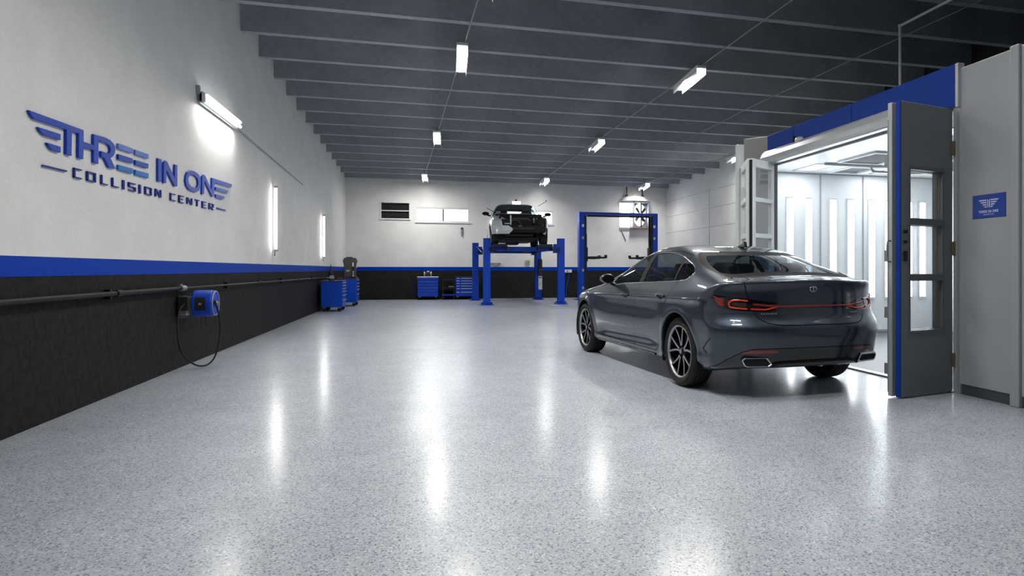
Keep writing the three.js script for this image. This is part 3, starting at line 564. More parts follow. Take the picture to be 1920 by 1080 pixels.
function isoHalf(f, y0, y1, z0, z1, xm, h) {        // mesh of the half with x >= 0
  const nx = Math.ceil(xm / h), ny = Math.ceil((y1 - y0) / h), nz = Math.ceil((z1 - z0) / h), sx = nx + 1, sy = ny + 1, sz = nz + 1;
  const F = new Float32Array(sx * sy * sz), id = (i, j, k) => (k * sy + j) * sx + i;
  // coarse pass: exact values only near the surface
  const B = 4;
  for (let k = 0; k < sz; k += B) for (let j = 0; j < sy; j += B) for (let i = 0; i < sx; i += B) {
    const ci = Math.min(i + B / 2, nx), cj = Math.min(j + B / 2, ny), ck = Math.min(k + B / 2, nz), v = f(ci * h, y0 + cj * h, z0 + ck * h), far = Math.abs(v) > h * B * 2.2;
    for (let c = k; c < Math.min(k + B, sz); c++) for (let b = j; b < Math.min(j + B, sy); b++) for (let a = i; a < Math.min(i + B, sx); a++) F[id(a, b, c)] = far ? v : f(a * h, y0 + b * h, z0 + c * h);
  }
  const P = [], I = [], E = [new Int32Array(F.length), new Int32Array(F.length), new Int32Array(F.length)];
  const vert = (ax, i, j, k) => {
    const q = id(i, j, k); if (E[ax][q]) return E[ax][q] - 1;
    const a = F[q], b = F[ax === 0 ? q + 1 : ax === 1 ? q + sx : q + sx * sy], t = a / (a - b);
    P.push((i + (ax === 0 ? t : 0)) * h, y0 + (j + (ax === 1 ? t : 0)) * h, z0 + (k + (ax === 2 ? t : 0)) * h);
    return (E[ax][q] = P.length / 3) - 1;
  };
  const ED = [[0, 0, 0, 0], [1, 1, 0, 0], [0, 0, 1, 0], [1, 0, 0, 0], [0, 0, 0, 1], [1, 1, 0, 1], [0, 0, 1, 1], [1, 0, 0, 1], [2, 0, 0, 0], [2, 1, 0, 0], [2, 1, 1, 0], [2, 0, 1, 0]];
  for (let k = 0; k < nz; k++) for (let j = 0; j < ny; j++) for (let i = 0; i < nx; i++) {
    const q = id(i, j, k), s2 = sx * sy; let c = 0;
    if (F[q] > 0) c |= 1; if (F[q + 1] > 0) c |= 2; if (F[q + sx] > 0) c |= 8; if (F[q + 1 + sx] > 0) c |= 4;
    if (F[q + s2] > 0) c |= 16; if (F[q + 1 + s2] > 0) c |= 32; if (F[q + sx + s2] > 0) c |= 128; if (F[q + 1 + sx + s2] > 0) c |= 64;
    if (!edgeTable[c]) continue;
    for (let t = c << 4; triTable[t] !== -1; t++) { const [ax, di, dj, dk] = ED[triTable[t]]; I.push(vert(ax, i + di, j + dj, k + dk)); }
  }
  const N = new Array(P.length);
  for (let v = 0; v < P.length; v += 3) {
    const mid = P[v] < 1e-6;
    for (let it = 0; it < 2; it++) {
      const d = f(P[v], P[v + 1], P[v + 2]), g = grad(f, P[v], P[v + 1], P[v + 2]), l2 = g[0] ** 2 + g[1] ** 2 + g[2] ** 2 + 1e-9, s = clamp(d / l2, -h, h);
      if (!mid) P[v] = Math.max(0, P[v] - s * g[0]); P[v + 1] -= s * g[1]; P[v + 2] -= s * g[2];
    }
    const g = grad(f, P[v], P[v + 1], P[v + 2], 0.004), l = Math.hypot(...g) || 1; N[v] = mid ? 0 : g[0] / l; N[v + 1] = g[1] / l; N[v + 2] = g[2] / l;
  }
  for (let t = 0; t < I.length; t += 3) {            // outward winding
    const [a, b, c] = [I[t] * 3, I[t + 1] * 3, I[t + 2] * 3], u = [P[b] - P[a], P[b + 1] - P[a + 1], P[b + 2] - P[a + 2]], w = [P[c] - P[a], P[c + 1] - P[a + 1], P[c + 2] - P[a + 2]];
    if ((u[1] * w[2] - u[2] * w[1]) * N[a] + (u[2] * w[0] - u[0] * w[2]) * N[a + 1] + (u[0] * w[1] - u[1] * w[0]) * N[a + 2] < 0) { const s = I[t + 1]; I[t + 1] = I[t + 2]; I[t + 2] = s; }
  }
  return { P, N, I };
}
function cut(m, fn) {                                // [where fn < 0, where fn >= 0]
  const nv = m.P.length / 3, D = new Float64Array(nv), sides = [{ P: [], N: [], I: [] }, { P: [], N: [], I: [] }], map = [new Int32Array(nv), new Int32Array(nv)], em = [new Map(), new Map()];
  for (let v = 0; v < nv; v++) { let d = fn(m.P[3 * v], m.P[3 * v + 1], m.P[3 * v + 2], m.N[3 * v], m.N[3 * v + 1], m.N[3 * v + 2]); if (Math.abs(d) < 1e-6) d = 1e-6; D[v] = d; }
  const vtx = (s, v) => { if (!map[s][v]) { const o = sides[s]; o.P.push(m.P[3 * v], m.P[3 * v + 1], m.P[3 * v + 2]); o.N.push(m.N[3 * v], m.N[3 * v + 1], m.N[3 * v + 2]); map[s][v] = o.P.length / 3; } return map[s][v] - 1; };
  const mid = (s, a, b) => {
    if (a > b) [a, b] = [b, a]; const key = a * nv + b; let r = em[s].get(key); if (r !== undefined) return r;
    const t = D[a] / (D[a] - D[b]), o = sides[s], n = [0, 1, 2].map((i) => lerp(m.N[3 * a + i], m.N[3 * b + i], t)), l = Math.hypot(...n) || 1;
    for (let i = 0; i < 3; i++) { o.P.push(lerp(m.P[3 * a + i], m.P[3 * b + i], t)); o.N.push(n[i] / l); }
    em[s].set(key, r = o.P.length / 3 - 1); return r;
  };
  for (let t = 0; t < m.I.length; t += 3) {
    const v = [m.I[t], m.I[t + 1], m.I[t + 2]], neg = v.map((q) => D[q] < 0), n = neg.filter(Boolean).length;
    if (n === 0 || n === 3) { const s = n ? 0 : 1; sides[s].I.push(vtx(s, v[0]), vtx(s, v[1]), vtx(s, v[2])); continue; }
    const lone = n === 1 ? neg.indexOf(true) : neg.indexOf(false), a = v[lone], b = v[(lone + 1) % 3], c = v[(lone + 2) % 3], s = n === 1 ? 0 : 1;
    sides[s].I.push(vtx(s, a), mid(s, a, b), mid(s, a, c));
    const o = 1 - s, mb = mid(o, a, b), mc = mid(o, a, c), vb = vtx(o, b), vc = vtx(o, c);
    sides[o].I.push(mb, vb, vc, mb, vc, mc);
  }
  return sides;
}
// outline of a panel: cuts it free with a gap of the given width; returns [panel, rest] (the strip between is dropped)
function panel(m, fn, gap = 0.005) { const [inside, rest0] = cut(m, (...a) => fn(...a) + gap / 2); const [, rest] = cut(rest0, (...a) => fn(...a) - gap / 2); return [inside, rest]; }
function shell(m, side = 0, push = 0, both = true) { // geometry from a half mesh: side 1 right, -1 left, 0 both halves
  const gs = [];
  for (const s of side ? [side] : [1, -1]) {
    const n = m.P.length / 3, p = new Float32Array(n * 3), q = new Float32Array(n * 3), I = s > 0 ? m.I.slice() : [];
    for (let v = 0; v < n; v++) for (let i = 0; i < 3; i++) { const k = i ? 1 : s; p[3 * v + i] = k * (m.P[3 * v + i] + push * m.N[3 * v + i]); q[3 * v + i] = k * m.N[3 * v + i]; }
    if (s < 0) for (let t = 0; t < m.I.length; t += 3) I.push(m.I[t], m.I[t + 2], m.I[t + 1]);
    const g = new THREE.BufferGeometry(); g.setAttribute('position', new THREE.BufferAttribute(p, 3)); g.setAttribute('normal', new THREE.BufferAttribute(q, 3)); g.setIndex(I); gs.push(g);
  }
  return gs.length === 1 ? gs[0] : mergeGeometries(gs, false);
}
function sdPoly(pts) {                               // signed distance to a polygon (negative inside)
  return (x, y) => {
    let d = 1e9, s = 1;
    for (let i = 0, j = pts.length - 1; i < pts.length; j = i++) {
      const [xi, yi] = pts[i], [xj, yj] = pts[j], ex = xj - xi, ey = yj - yi, wx = x - xi, wy = y - yi, t = clamp((wx * ex + wy * ey) / (ex * ex + ey * ey), 0, 1);
      d = Math.min(d, (wx - ex * t) ** 2 + (wy - ey * t) ** 2);
      const c1 = y >= yi, c2 = y < yj, c3 = ex * wy > ey * wx; if ((c1 && c2 && c3) || (!c1 && !c2 && !c3)) s = -s;
    }
    return s * Math.sqrt(d);
  };
}
function roundPts(pts, n = 6, closed = true) {       // smooth closed outline through points
  const c = new THREE.CatmullRomCurve3(pts.map(([x, y]) => new THREE.Vector3(x, y, 0)), closed, 'centripetal');
  return c.getPoints(pts.length * n).slice(0, closed ? -1 : undefined).map((p) => [p.x, p.y]);
}
function castRay(f, o, d, far = 2, step = 0.02) {     // first hit of the shell along a ray, from outside
  let t0 = 0; for (let t = 0; t <= far; t += step) {
    if (f(o[0] + d[0] * t, o[1] + d[1] * t, o[2] + d[2] * t) < 0) { let a = t0, b = t; for (let i = 0; i < 24; i++) { const c = (a + b) / 2; if (f(o[0] + d[0] * c, o[1] + d[1] * c, o[2] + d[2] * c) < 0) b = c; else a = c; } return [o[0] + d[0] * a, o[1] + d[1] * a, o[2] + d[2] * a]; }
    t0 = t;
  }
  return null;
}
function onSide(c, z, y, s, lift = 0) { const p = castRay(c.f, [1.3, y, z], [-1, 0, 0], 1.3); if (!p) return null; const g = grad(c.f, ...p), l = Math.hypot(...g); return [s * (p[0] + lift * g[0] / l), p[1] + lift * g[1] / l, p[2] + lift * g[2] / l]; }
function onRear(c, x, y, lift = 0) { const p = castRay(c.f, [x, y, 3], [0, 0, -1], 3); if (!p) return null; const g = grad(c.f, ...p), l = Math.hypot(...g); return [p[0] + lift * g[0] / l, p[1] + lift * g[1] / l, p[2] + lift * g[2] / l]; }
function onRound(c, s, y, sd, lift = 0) {            // point on the tail at plan coordinate s = |x| - (z - 1.9)
  const p = castRay(c.f, [(s + 4) / 2, y, 1.9 + (4 - s) / 2], [-Math.SQRT1_2, 0, -Math.SQRT1_2], 4);
  if (!p) return null; const g = grad(c.f, ...p), l = Math.hypot(...g); return [sd * (p[0] + lift * g[0] / l), p[1] + lift * g[1] / l, p[2] + lift * g[2] / l];
}
function archLip(c, zc, yc, r, a0, a1, s, depth, n = 40) {  // rolled edge of a wheel opening, running inwards
  const pos = [], idx = [];
  for (let i = 0; i <= n; i++) {
    const a = lerp(a0, a1, i / n), z = zc + r * Math.cos(a), y = yc + r * Math.sin(a), p = onSide(c, z, y, 1, 0) ?? [0.9, y, z];
    pos.push(s * p[0], y, z, s * (p[0] - 0.004), yc + (r - 0.008) * Math.sin(a), zc + (r - 0.008) * Math.cos(a), s * (p[0] - depth), yc + (r - 0.008) * Math.sin(a), zc + (r - 0.008) * Math.cos(a));
    if (i) { const k = (i - 1) * 3; for (let q = 0; q < 2; q++) idx.push(k + q, k + q + 1, k + q + 4, k + q, k + q + 4, k + q + 3); }
  }
  const g = new THREE.BufferGeometry(); g.setAttribute('position', new THREE.Float32BufferAttribute(pos, 3)); g.setIndex(idx); g.computeVertexNormals(); return g;
}
function tyreWheel(o, R, rimR, wid, s, M2, spokes) {  // wheel in its own group: axle along x, outer face towards s
  const g = new THREE.Group(); g.name = 'wheel'; o.add(g);
  const w = wid / 2, rr = rimR;
  const prof = [[rr - 0.012, -w * 0.82], [rr + 0.012, -w * 0.95], [rr + (R - rr) * 0.5, -w * 1.03], [R - 0.022, -w * 0.93], [R - 0.006, -w * 0.8], [R, -w * 0.6]];
  const grooves = []; for (const q of [-0.45, -0.15, 0.15, 0.45]) grooves.push([R, w * (q - 0.05)], [R - 0.008, w * (q - 0.045)], [R - 0.008, w * (q + 0.045)], [R, w * (q + 0.05)]);
  const full = [...prof, ...grooves, ...prof.slice().reverse().map(([a, b]) => [a, -b])];
  const tg = lathe(full, 72).rotateZ(Math.PI / 2); mesh('tyre', toCreasedNormals(tg, 0.5), M2.tyre, g);
  const barrel = facing(lathe([[rr - 0.004, w * 0.8], [rr - 0.018, w * 0.6], [rr - 0.03, 0], [rr - 0.03, -w * 0.7]], 48).rotateZ(-Math.PI / 2), s); mesh('rim_barrel', barrel, M2.rimDark, g);
  const lip = facing(lathe([[rr - 0.016, w * 0.74], [rr - 0.013, w * 0.86], [rr - 0.006, w * 0.91], [rr + 0.0, w * 0.92], [rr + 0.003, w * 0.89], [rr - 0.004, w * 0.72]], 72).rotateZ(-Math.PI / 2), s); mesh('rim_lip', lip, M2.rimBright, g);
  // face: pairs of slim spokes, dark sides with bright machined fronts
  const xo = s * w * 0.80, hub = s * w * 0.66, sp = spokes ?? 5;
  for (let i = 0; i < sp; i++) for (const k of [-1, 1]) {
    const a0 = i / sp * Math.PI * 2 + Math.PI / 2 + 0.18, inner = a0 + k * 0.16, outer = a0 + k * 0.34;
    const A = [hub, 0.055 * Math.sin(inner), 0.055 * Math.cos(inner)], C2 = [hub * 1.02, 0.55 * rr * Math.sin(a0 + k * 0.17), 0.55 * rr * Math.cos(a0 + k * 0.17)], Bp = [xo, (rr - 0.014) * Math.sin(outer), (rr - 0.014) * Math.cos(outer)];
    const curve = new THREE.QuadraticBezierCurve3(new THREE.Vector3(...A), new THREE.Vector3(...C2), new THREE.Vector3(...Bp)), n = 10, mk = (wid0, wid1, dx, thick) => {
      const pos = [], idx = [];
      for (let j = 0; j <= n; j++) {
        const t = j / n, p = curve.getPoint(t), tan = curve.getTangent(t), nn = new THREE.Vector3(0, tan.z, -tan.y).normalize(), hw = lerp(wid0, wid1, t) / 2;
        for (const [q, e] of [[-1, 0], [1, 0], [1, 1], [-1, 1]]) pos.push(p.x + s * dx - s * e * thick, p.y + nn.y * hw * q, p.z + nn.z * hw * q);
        if (j) for (let q = 0; q < 4; q++) { const a = (j - 1) * 4 + q, b = (j - 1) * 4 + (q + 1) % 4; idx.push(a, b, b + 4, a, b + 4, a + 4); }
      }
      const gg = new THREE.BufferGeometry(); gg.setAttribute('position', new THREE.Float32BufferAttribute(pos, 3)); gg.setIndex(idx); const ng = gg.toNonIndexed(); ng.computeVertexNormals(); return ng;
    };
    const sk = mesh('spoke', mk(0.028, 0.022, 0.0, 0.03), M2.rimDark, g);
    mesh('spoke_face', mk(0.017, 0.015, 0.003, 0.006), M2.rimBright, sk);
  }
  mesh('hub', facing(lathe([[0, 0.012], [0.026, 0.012], [0.032, 0.006], [0.034, -0.004], [0.062, -0.012], [0.066, -0.04]], 32).rotateZ(-Math.PI / 2), s).translate(hub, 0, 0), M2.rimDark, g);
  mesh('centre_cap', facing(lathe([[0, 0.016], [0.02, 0.016], [0.025, 0.012]], 24).rotateZ(-Math.PI / 2), s).translate(hub, 0, 0), M2.rimBright, g);
  mesh('brake_disc', facing(lathe([[0.07, 0.012], [rr * 0.68, 0.012], [rr * 0.68, -0.012], [0.07, -0.012]], 48).rotateZ(-Math.PI / 2), s).translate(s * -0.01, 0, 0), M2.disc, g);
  mesh('brake_caliper', facing(bx(-0.03, 0.035, rr * 0.38, rr * 0.8, 0.05, 0.15, 0.015).rotateX(0.9), s), M2.rimDark, g);
  return g;
}
M.tyre = std({ color: 0x141415, roughness: 0.75 });
M.rimDark = std({ color: 0x121214, roughness: 0.35, metalness: 0.6 });
M.rimBright = std({ color: 0xa9abae, roughness: 0.35, metalness: 0.7 });
M.disc = std({ color: 0x54575b, roughness: 0.4, metalness: 0.9 });
const wheelMats = { tyre: M.tyre, rimDark: M.rimDark, rimBright: M.rimBright, disc: M.disc };

// ================================================================ the grey fastback sedan
M.paint = phys({ color: 0x39414d, metalness: 0.8, roughness: 0.4, clearcoat: 1, clearcoatRoughness: 0.03 });
M.innerTrim = std({ color: 0x0d0e10, roughness: 0.85 });
M.gloss = phys({ color: 0x08090a, roughness: 0.25, clearcoat: 0.6, clearcoatRoughness: 0.1 });
M.satinBlack = phys({ color: 0x0e0f11, roughness: 0.55, specularIntensity: 0.4 });
M.tint = phys({ color: 0xb4bec0, roughness: 0.02, transmission: 1, thickness: 0, ior: 1.5 });
M.tintDark = phys({ color: 0x838d92, roughness: 0.02, transmission: 1, thickness: 0, ior: 1.5 });
M.lampDark = phys({ color: 0x12070a, roughness: 0.15, clearcoat: 1, clearcoatRoughness: 0.03 });
M.lampRed = phys({ color: 0xe03416, roughness: 0.25, clearcoat: 1, clearcoatRoughness: 0.05 });
M.lampBar = phys({ color: 0x7c1414, roughness: 0.25, clearcoat: 1, clearcoatRoughness: 0.05 });
M.lampSmoke = phys({ color: 0x33302f, roughness: 0.2, clearcoat: 1, clearcoatRoughness: 0.05 });
M.leather = std({ color: 0x1b1c1f, roughness: 0.6 });
const sedan = thing('sedan', 'dark grey fastback sedan with multi-spoke wheels, parked before the open booth', 'car', [3.195, 0, -7.558], 0.0806);
{
  const AX = 1.444, WR = 0.335, AR = 0.385;
  const body = carField({
    top: [[-2.6, -2.3, -2.05, -1.75, -1.444, -1.15, -0.98, -0.6, -0.25, 0.02, 0.3, 0.7, 1.055, 1.3, 1.5, 1.75, 1.99, 2.08, 2.2, 2.3, 2.38, 2.6], [0.55, 0.70, 0.80, 0.865, 0.912, 0.955, 0.985, 1.135, 1.275, 1.355, 1.398, 1.402, 1.372, 1.325, 1.27, 1.178, 1.082, 1.062, 1.046, 1.040, 1.042, 1.045]],
    topSigma: 0.035,
    plan: [[-2.6, -2.3, -2.0, -1.7, -1.3, -0.8, 0, 0.7, 1.2, 1.5, 1.8, 2.05, 2.3, 2.6], [0.66, 0.78, 0.865, 0.905, 0.925, 0.925, 0.925, 0.928, 0.936, 0.942, 0.936, 0.922, 0.89, 0.84]],
    inset: [[0.1, 0.18, 0.24, 0.29, 0.34, 0.42, 0.52, 0.64, 0.76, 0.82, 0.87, 0.92, 0.975, 1.05, 1.15, 1.25, 1.31, 1.4, 1.5], [0.16, 0.085, 0.045, 0.03, 0.034, 0.022, 0.008, 0.0, 0.003, 0.009, 0.024, 0.052, 0.086, 0.128, 0.188, 0.256, 0.302, 0.385, 0.48]],
    rear: [[0.1, 0.2, 0.26, 0.34, 0.44, 0.55, 0.62, 0.655, 0.70, 0.78, 0.86, 0.93, 0.98, 1.01, 1.04, 1.1], [2.18, 2.27, 2.335, 2.362, 2.385, 2.412, 2.414, 2.39, 2.352, 2.322, 2.305, 2.302, 2.312, 2.33, 2.35, 2.36]],
    front: [[0.1, 0.2, 0.35, 0.55, 0.68, 0.78, 0.9], [-2.12, -2.22, -2.32, -2.33, -2.3, -2.24, -2.1]],
    rearRound: [0.055, 0.23], frontRound: [0.16, 0.22], half: 0.88, beltRise: 0.022, crown: 0.05, kFront: 0.32, kRear: 0.5, kFade: 0.9, kShoulder: 0.16, kRail: 0.2, kTail: 0.07,
    bottom: (z) => 0.20 + 0.065 * sstep(1.8, 2.25, z) - 0.02 * sstep(-1.2, -2.0, z),
    side: (z, y) => {
      const arch = (zc) => { const r = Math.hypot(z - zc, y - WR); return 0.007 * bump1(r, AR + 0.01, 0.045) * sstep(0.1, 0.3, y); };
      const scallop = -0.02 * bump1(y, 0.385 + 0.02 * z, 0.055) * sstep(-1.05, -0.55, z) * (1 - sstep(0.65, 1.05, z));
      const crease = 0.010 * bump1(y, 0.835 + 0.012 * z, 0.03) * sstep(-1.7, -1.2, z);
      const haunch = 0.016 * bump1(y, 0.9, 0.09) * bump1(z, 1.6, 0.55);
      const hollow = -0.012 * bump1(y, 0.70, 0.09) * sstep(-1.1, -0.4, z) * (1 - sstep(0.7, 1.2, z));
      const tuck = -0.05 * sstep(0.9, 2.1, z) * sstep(0.98, 1.3, y);
      return arch(AX) + arch(-AX) + scallop + crease + haunch + hollow + tuck;
    },
  });
  const f = body.f, plan = (x, z) => x - (z - 1.9);       // runs round the tail corner
  let m = isoHalf(f, 0.14, 1.44, -2.44, 2.48, 1.0, 0.0155);
  // wheel openings
  const open = (x, y, z) => Math.max(Math.min(Math.hypot(z - AX, y - WR), Math.hypot(z + AX, y - WR)) - AR, 0.55 - x);
  m = cut(m, open)[1];
  const whole = m;
  // side glazing
  const dlo = sdPoly(roundPts([[-0.50, 0.955], [-0.30, 1.105], [-0.085, 1.235], [0.12, 1.29], [0.34, 1.312], [0.735, 1.308], [1.0, 1.275], [1.25, 1.212], [1.46, 1.14], [1.545, 1.085], [1.51, 1.04], [1.40, 1.022], [1.123, 1.008], [0.39, 0.982], [-0.1, 0.965]], 8));
  const onFlank = (x, y, z) => body.W(z, y) - 0.07 - x;
  const sideGlass = (x, y, z) => Math.max(dlo(z, y), onFlank(x, y, z));
  let gl; [gl, m] = cut(m, sideGlass);
  const bar = (za, zb, w) => (x, y, z) => Math.abs(z - lerp(za, zb, (y - 0.98) / 0.33)) - w;
  // front door glass | centre pillar | rear door glass | divider | quarter glass
  const parts = []; let rest = gl, p;
  const pillarB = bar(0.36, 0.30, 0.055), div = bar(1.235, 1.13, 0.016), div2 = bar(1.12, 1.28, 0.006);
  const glassPieces = [];
  { const [pb, r1] = cut(rest, pillarB); parts.push(pb); const [fr, r2] = cut(r1, (x, y, z) => z - 0.33); glassPieces.push(['front_door_glass', fr]); const [dv, r3] = cut(r2, div); parts.push(dv); const [rd, qt] = cut(r3, (x, y, z) => z - lerp(1.235, 1.13, (y - 0.98) / 0.33)); glassPieces.push(['rear_door_glass', rd], ['quarter_glass', qt]); }
  for (const s of [-1, 1]) {
    for (const [n, g] of glassPieces) mesh(n, shell(g, s, -0.006), M.tint, sedan);
    mesh('pillar_cover', [shell(parts[0], s, -0.002)], M.satinBlack, sedan);
    mesh('glass_divider', [shell(parts[1], s, -0.002)], M.satinBlack, sedan);
  }
  // rear and front screens
  const rearGlassPoly = sdPoly(roundPts([[-0.66, 1.062], [-0.3, 1.07], [0, 1.073], [0.3, 1.07], [0.66, 1.062], [0.70, 1.10], [0.64, 1.21], [0.55, 1.295], [0.45, 1.306], [0.2, 1.308], [0, 1.308], [-0.2, 1.308], [-0.45, 1.306], [-0.55, 1.295], [-0.64, 1.21], [-0.70, 1.10]], 5));
  const rearGlass = (x, y, z) => Math.max(rearGlassPoly(x, y), 0.75 - z, x - body.W(z, y) + 0.035);
  let rg; [rg, m] = cut(m, rearGlass);
  const [rgIn, rgRim] = cut(rg, (x, y, z) => rearGlass(x, y, z) + 0.035);
  mesh('rear_screen', shell(rgIn, 0, -0.003), M.tintDark, sedan);
  mesh('rear_screen_border', shell(rgRim, 0, -0.003), M.satinBlack, sedan);
  const frontGlassPoly = sdPoly([[-0.76, 1.0], [0.76, 1.0], [0.62, 1.31], [0.4, 1.335], [-0.4, 1.335], [-0.62, 1.31]]);
  const frontGlass = (x, y, z) => Math.max(frontGlassPoly(x, y), z - 0.25, x - body.W(z, y) + 0.04);
  let fg; [fg, m] = cut(m, frontGlass);
  mesh('windscreen', shell(fg, 0, -0.004), M.tint, sedan);
  // tail lamps: outline in (plan coordinate, height)
  const lampPoly = sdPoly([[0.76, 0.885], [0.72, 0.906], [0.55, 0.892], [0.29, 0.870], [0.0, 0.838], [-0.6, 0.822], [-0.6, 0.782], [-0.1, 0.780], [0.0, 0.766], [0.06, 0.758], [0.3, 0.764], [0.5, 0.776], [0.66, 0.797]]);
  const lamp = (x, y, z) => Math.max(lampPoly(plan(x, z), y), 1.7 - z);
  let lp; [lp, m] = cut(m, lamp);
  mesh('tail_lamp_band', shell(lp, 0, -0.004), M.lampDark, sedan);
  const strip = (pts, w, h, mat, name, s) => { const q = pts.map(([u, y]) => onRound(body, u, y, s, 0.0015)).filter(Boolean); if (q.length > 1) mesh(name, tube(q, w, q.length * 6, 8, false, 0.2), mat, sedan); };
  for (const s of [-1, 1]) {
    const side = s < 0 ? 'left' : 'right';
    strip([[0.30, 0.853], [0.40, 0.86], [0.47, 0.858], [0.515, 0.84], [0.52, 0.818], [0.50, 0.797], [0.42, 0.789], [0.30, 0.783]], 0.008, 0, M.lampRed, 'lamp_loop', s);
    strip([[0.26, 0.782], [0.13, 0.777], [0.08, 0.779], [-0.03, 0.802]], 0.007, 0, M.lampRed, 'lamp_loop', s);
    strip([[0.72, 0.893], [0.60, 0.845], [0.57, 0.80]], 0.004, 0, M.lampBar, 'lamp_accent', s);
    const seg = cut(cut(lp, (x, y, z) => Math.max(sdPoly([[0.58, 0.80], [0.64, 0.81], [0.715, 0.88], [0.585, 0.88]])(plan(x, z), y)))[0], (x) => -1)[0];
    mesh('lamp_reflector', shell(seg, s, -0.001), M.lampBar, sedan);
    const seg2 = cut(lp, (x, y, z) => sdPoly([[0.31, 0.80], [0.45, 0.806], [0.485, 0.82], [0.46, 0.84], [0.31, 0.838]])(plan(x, z), y))[0];
    mesh('lamp_lens', shell(seg2, s, -0.001), M.lampSmoke, sedan);
  }
  { const q = []; for (let u = 0.24; u > -0.401; u -= 0.04) { const r = onRound(body, u, lerp(0.803, 0.826, sstep(-0.1, 0.3, u)), -1, 0.001); if (r && r[0] < 0) q.push(r); } const q2 = q.slice().reverse().map(([x, y, z]) => [-x, y, z]); mesh('lamp_light_bar', tube([...q, ...q2], 0.0095, 90, 8, false, 0.3), M.lampBar, sedan); }
  // lower bumper insert, reflectors
  const skirtPoly = sdPoly([[-1, 0.05], [-0.93, 0.20], [-0.80, 0.34], [-0.70, 0.41], [-0.62, 0.438], [-0.4, 0.445], [0.4, 0.445], [0.62, 0.438], [0.70, 0.41], [0.80, 0.34], [0.93, 0.20], [1, 0.05]]);
  const skirt = (x, y, z) => Math.max(skirtPoly(x, y), 1.98 - z);
  let sk; [sk, m] = panel(m, skirt, 0.006);
  const refl = sdPoly([[0.40, 0.405], [0.70, 0.398], [0.73, 0.412], [0.70, 0.426], [0.40, 0.43]]);
  let rf; [rf, sk] = cut(sk, (x, y, z) => Math.max(refl(x, y), 2.0 - z));
  for (const s of [-1, 1]) mesh('bumper_reflector', shell(rf, s, 0.002), M.lampBar, sedan);
  mesh('rear_diffuser', shell(sk, 0), M.gloss, sedan);
  // boot lid
  const bootPoly = sdPoly(roundPts([[-0.66, 1.2], [-0.645, 0.98], [-0.605, 0.86], [-0.58, 0.75], [-0.53, 0.685], [-0.44, 0.652], [0, 0.645], [0.44, 0.652], [0.53, 0.685], [0.58, 0.75], [0.605, 0.86], [0.645, 0.98], [0.66, 1.2]], 4));
  const boot = (x, y, z) => Math.max(bootPoly(x, Math.min(y, 1.1)), 2.02 - z, z > 2.0 ? -1 : 1);
  let bl; [bl, m] = panel(m, (x, y, z) => Math.max(bootPoly(x, Math.min(y, 1.1)), 2.055 - z - 0.12 * x * x), 0.007);
  mesh('boot_lid', shell(bl, 0), M.paint, sedan);
  // doors
  const doorF = sdPoly([[-0.98, 0.30], [-1.0, 0.5], [-0.93, 0.75], [-0.83, 0.915], [-0.62, 0.955], [-0.2, 1.4], [0.305, 1.4], [0.365, 0.98], [0.38, 0.88], [0.34, 0.70], [0.325, 0.5], [0.315, 0.285]]);
  const doorR = sdPoly(roundPts([[0.315, 0.285], [0.325, 0.5], [0.34, 0.70], [0.38, 0.88], [0.365, 0.98], [0.305, 1.4], [1.10, 1.4], [1.30, 1.12], [1.335, 1.0], [1.27, 0.86], [1.14, 0.76], [1.06, 0.66], [1.01, 0.5], [0.985, 0.40], [0.955, 0.325], [0.89, 0.285]], 1));
  const flank = (x, y, z) => 0.60 - x;
  let df, dr;
  [df, m] = panel(m, (x, y, z) => Math.max(doorF(z, y), flank(x, y, z), onFlank(x, y, z)), 0.007);
  [dr, m] = panel(m, (x, y, z) => Math.max(doorR(z, y), flank(x, y, z), onFlank(x, y, z)), 0.007);
  for (const s of [-1, 1]) { const a = mesh('front_door', shell(df, s), M.paint, sedan), b = mesh('rear_door', shell(dr, s), M.paint, sedan);
    for (const [door, z, y] of [[a, 0.09, 0.838], [b, 1.09, 0.862]]) {
      const pts = [-0.1, -0.06, 0, 0.06, 0.1].map((k, i) => onSide(body, z + k, y + 0.004 - 0.012 * Math.abs(i - 2) * 0.3, s, [0.004, 0.03, 0.036, 0.03, 0.004][i]));
      const hg = tube(pts, 0.012, 24, 10, false, 0.5); mesh('door_handle', hg, M.paint, door);
      const c0 = onSide(body, z, y - 0.012, s, 0.001);
      mesh('handle_cup', new THREE.SphereGeometry(1, 20, 12).scale(0.006, 0.024, 0.062).translate(...c0), M.satinBlack, door);
    } }
  // fenders/bonnet seam
  let bn; [bn, m] = panel(m, (x, y, z) => Math.max(x - lerp(0.62, 0.74, sstep(-2.2, -1.1, z)), z + 0.93 + 0.25 * x * x, 0.62 - y, -2.16 - z + 0.2 * x * x), 0.006);
  mesh('bonnet', shell(bn, 0), M.paint, sedan);
  let rb; [rb, m] = panel(m, (x, y, z) => Math.max(1.62 + 0.0 * x - z + 0.9 * Math.max(0, y - 0.5), y - 0.74), 0.002);
  mesh('rear_bumper', shell(rb, 0), M.paint, sedan);
  mesh('body_shell', shell(m, 0), M.paint, sedan);
  // inner lining behind the panel gaps
  let inner = cut(whole, sideGlass)[1]; inner = cut(inner, rearGlass)[1]; inner = cut(inner, frontGlass)[1];
  mesh('inner_lining', shell(inner, 0, -0.016), M.innerTrim, sedan);
  // bright trim round the side glass, boot spoiler edge, sill
  const outline = roundPts([[-0.50, 0.955], [-0.30, 1.105], [-0.085, 1.235], [0.12, 1.29], [0.34, 1.312], [0.735, 1.308], [1.0, 1.275], [1.25, 1.212], [1.46, 1.14], [1.545, 1.085], [1.51, 1.04], [1.40, 1.022], [1.123, 1.008], [0.39, 0.982], [-0.1, 0.965]], 6);
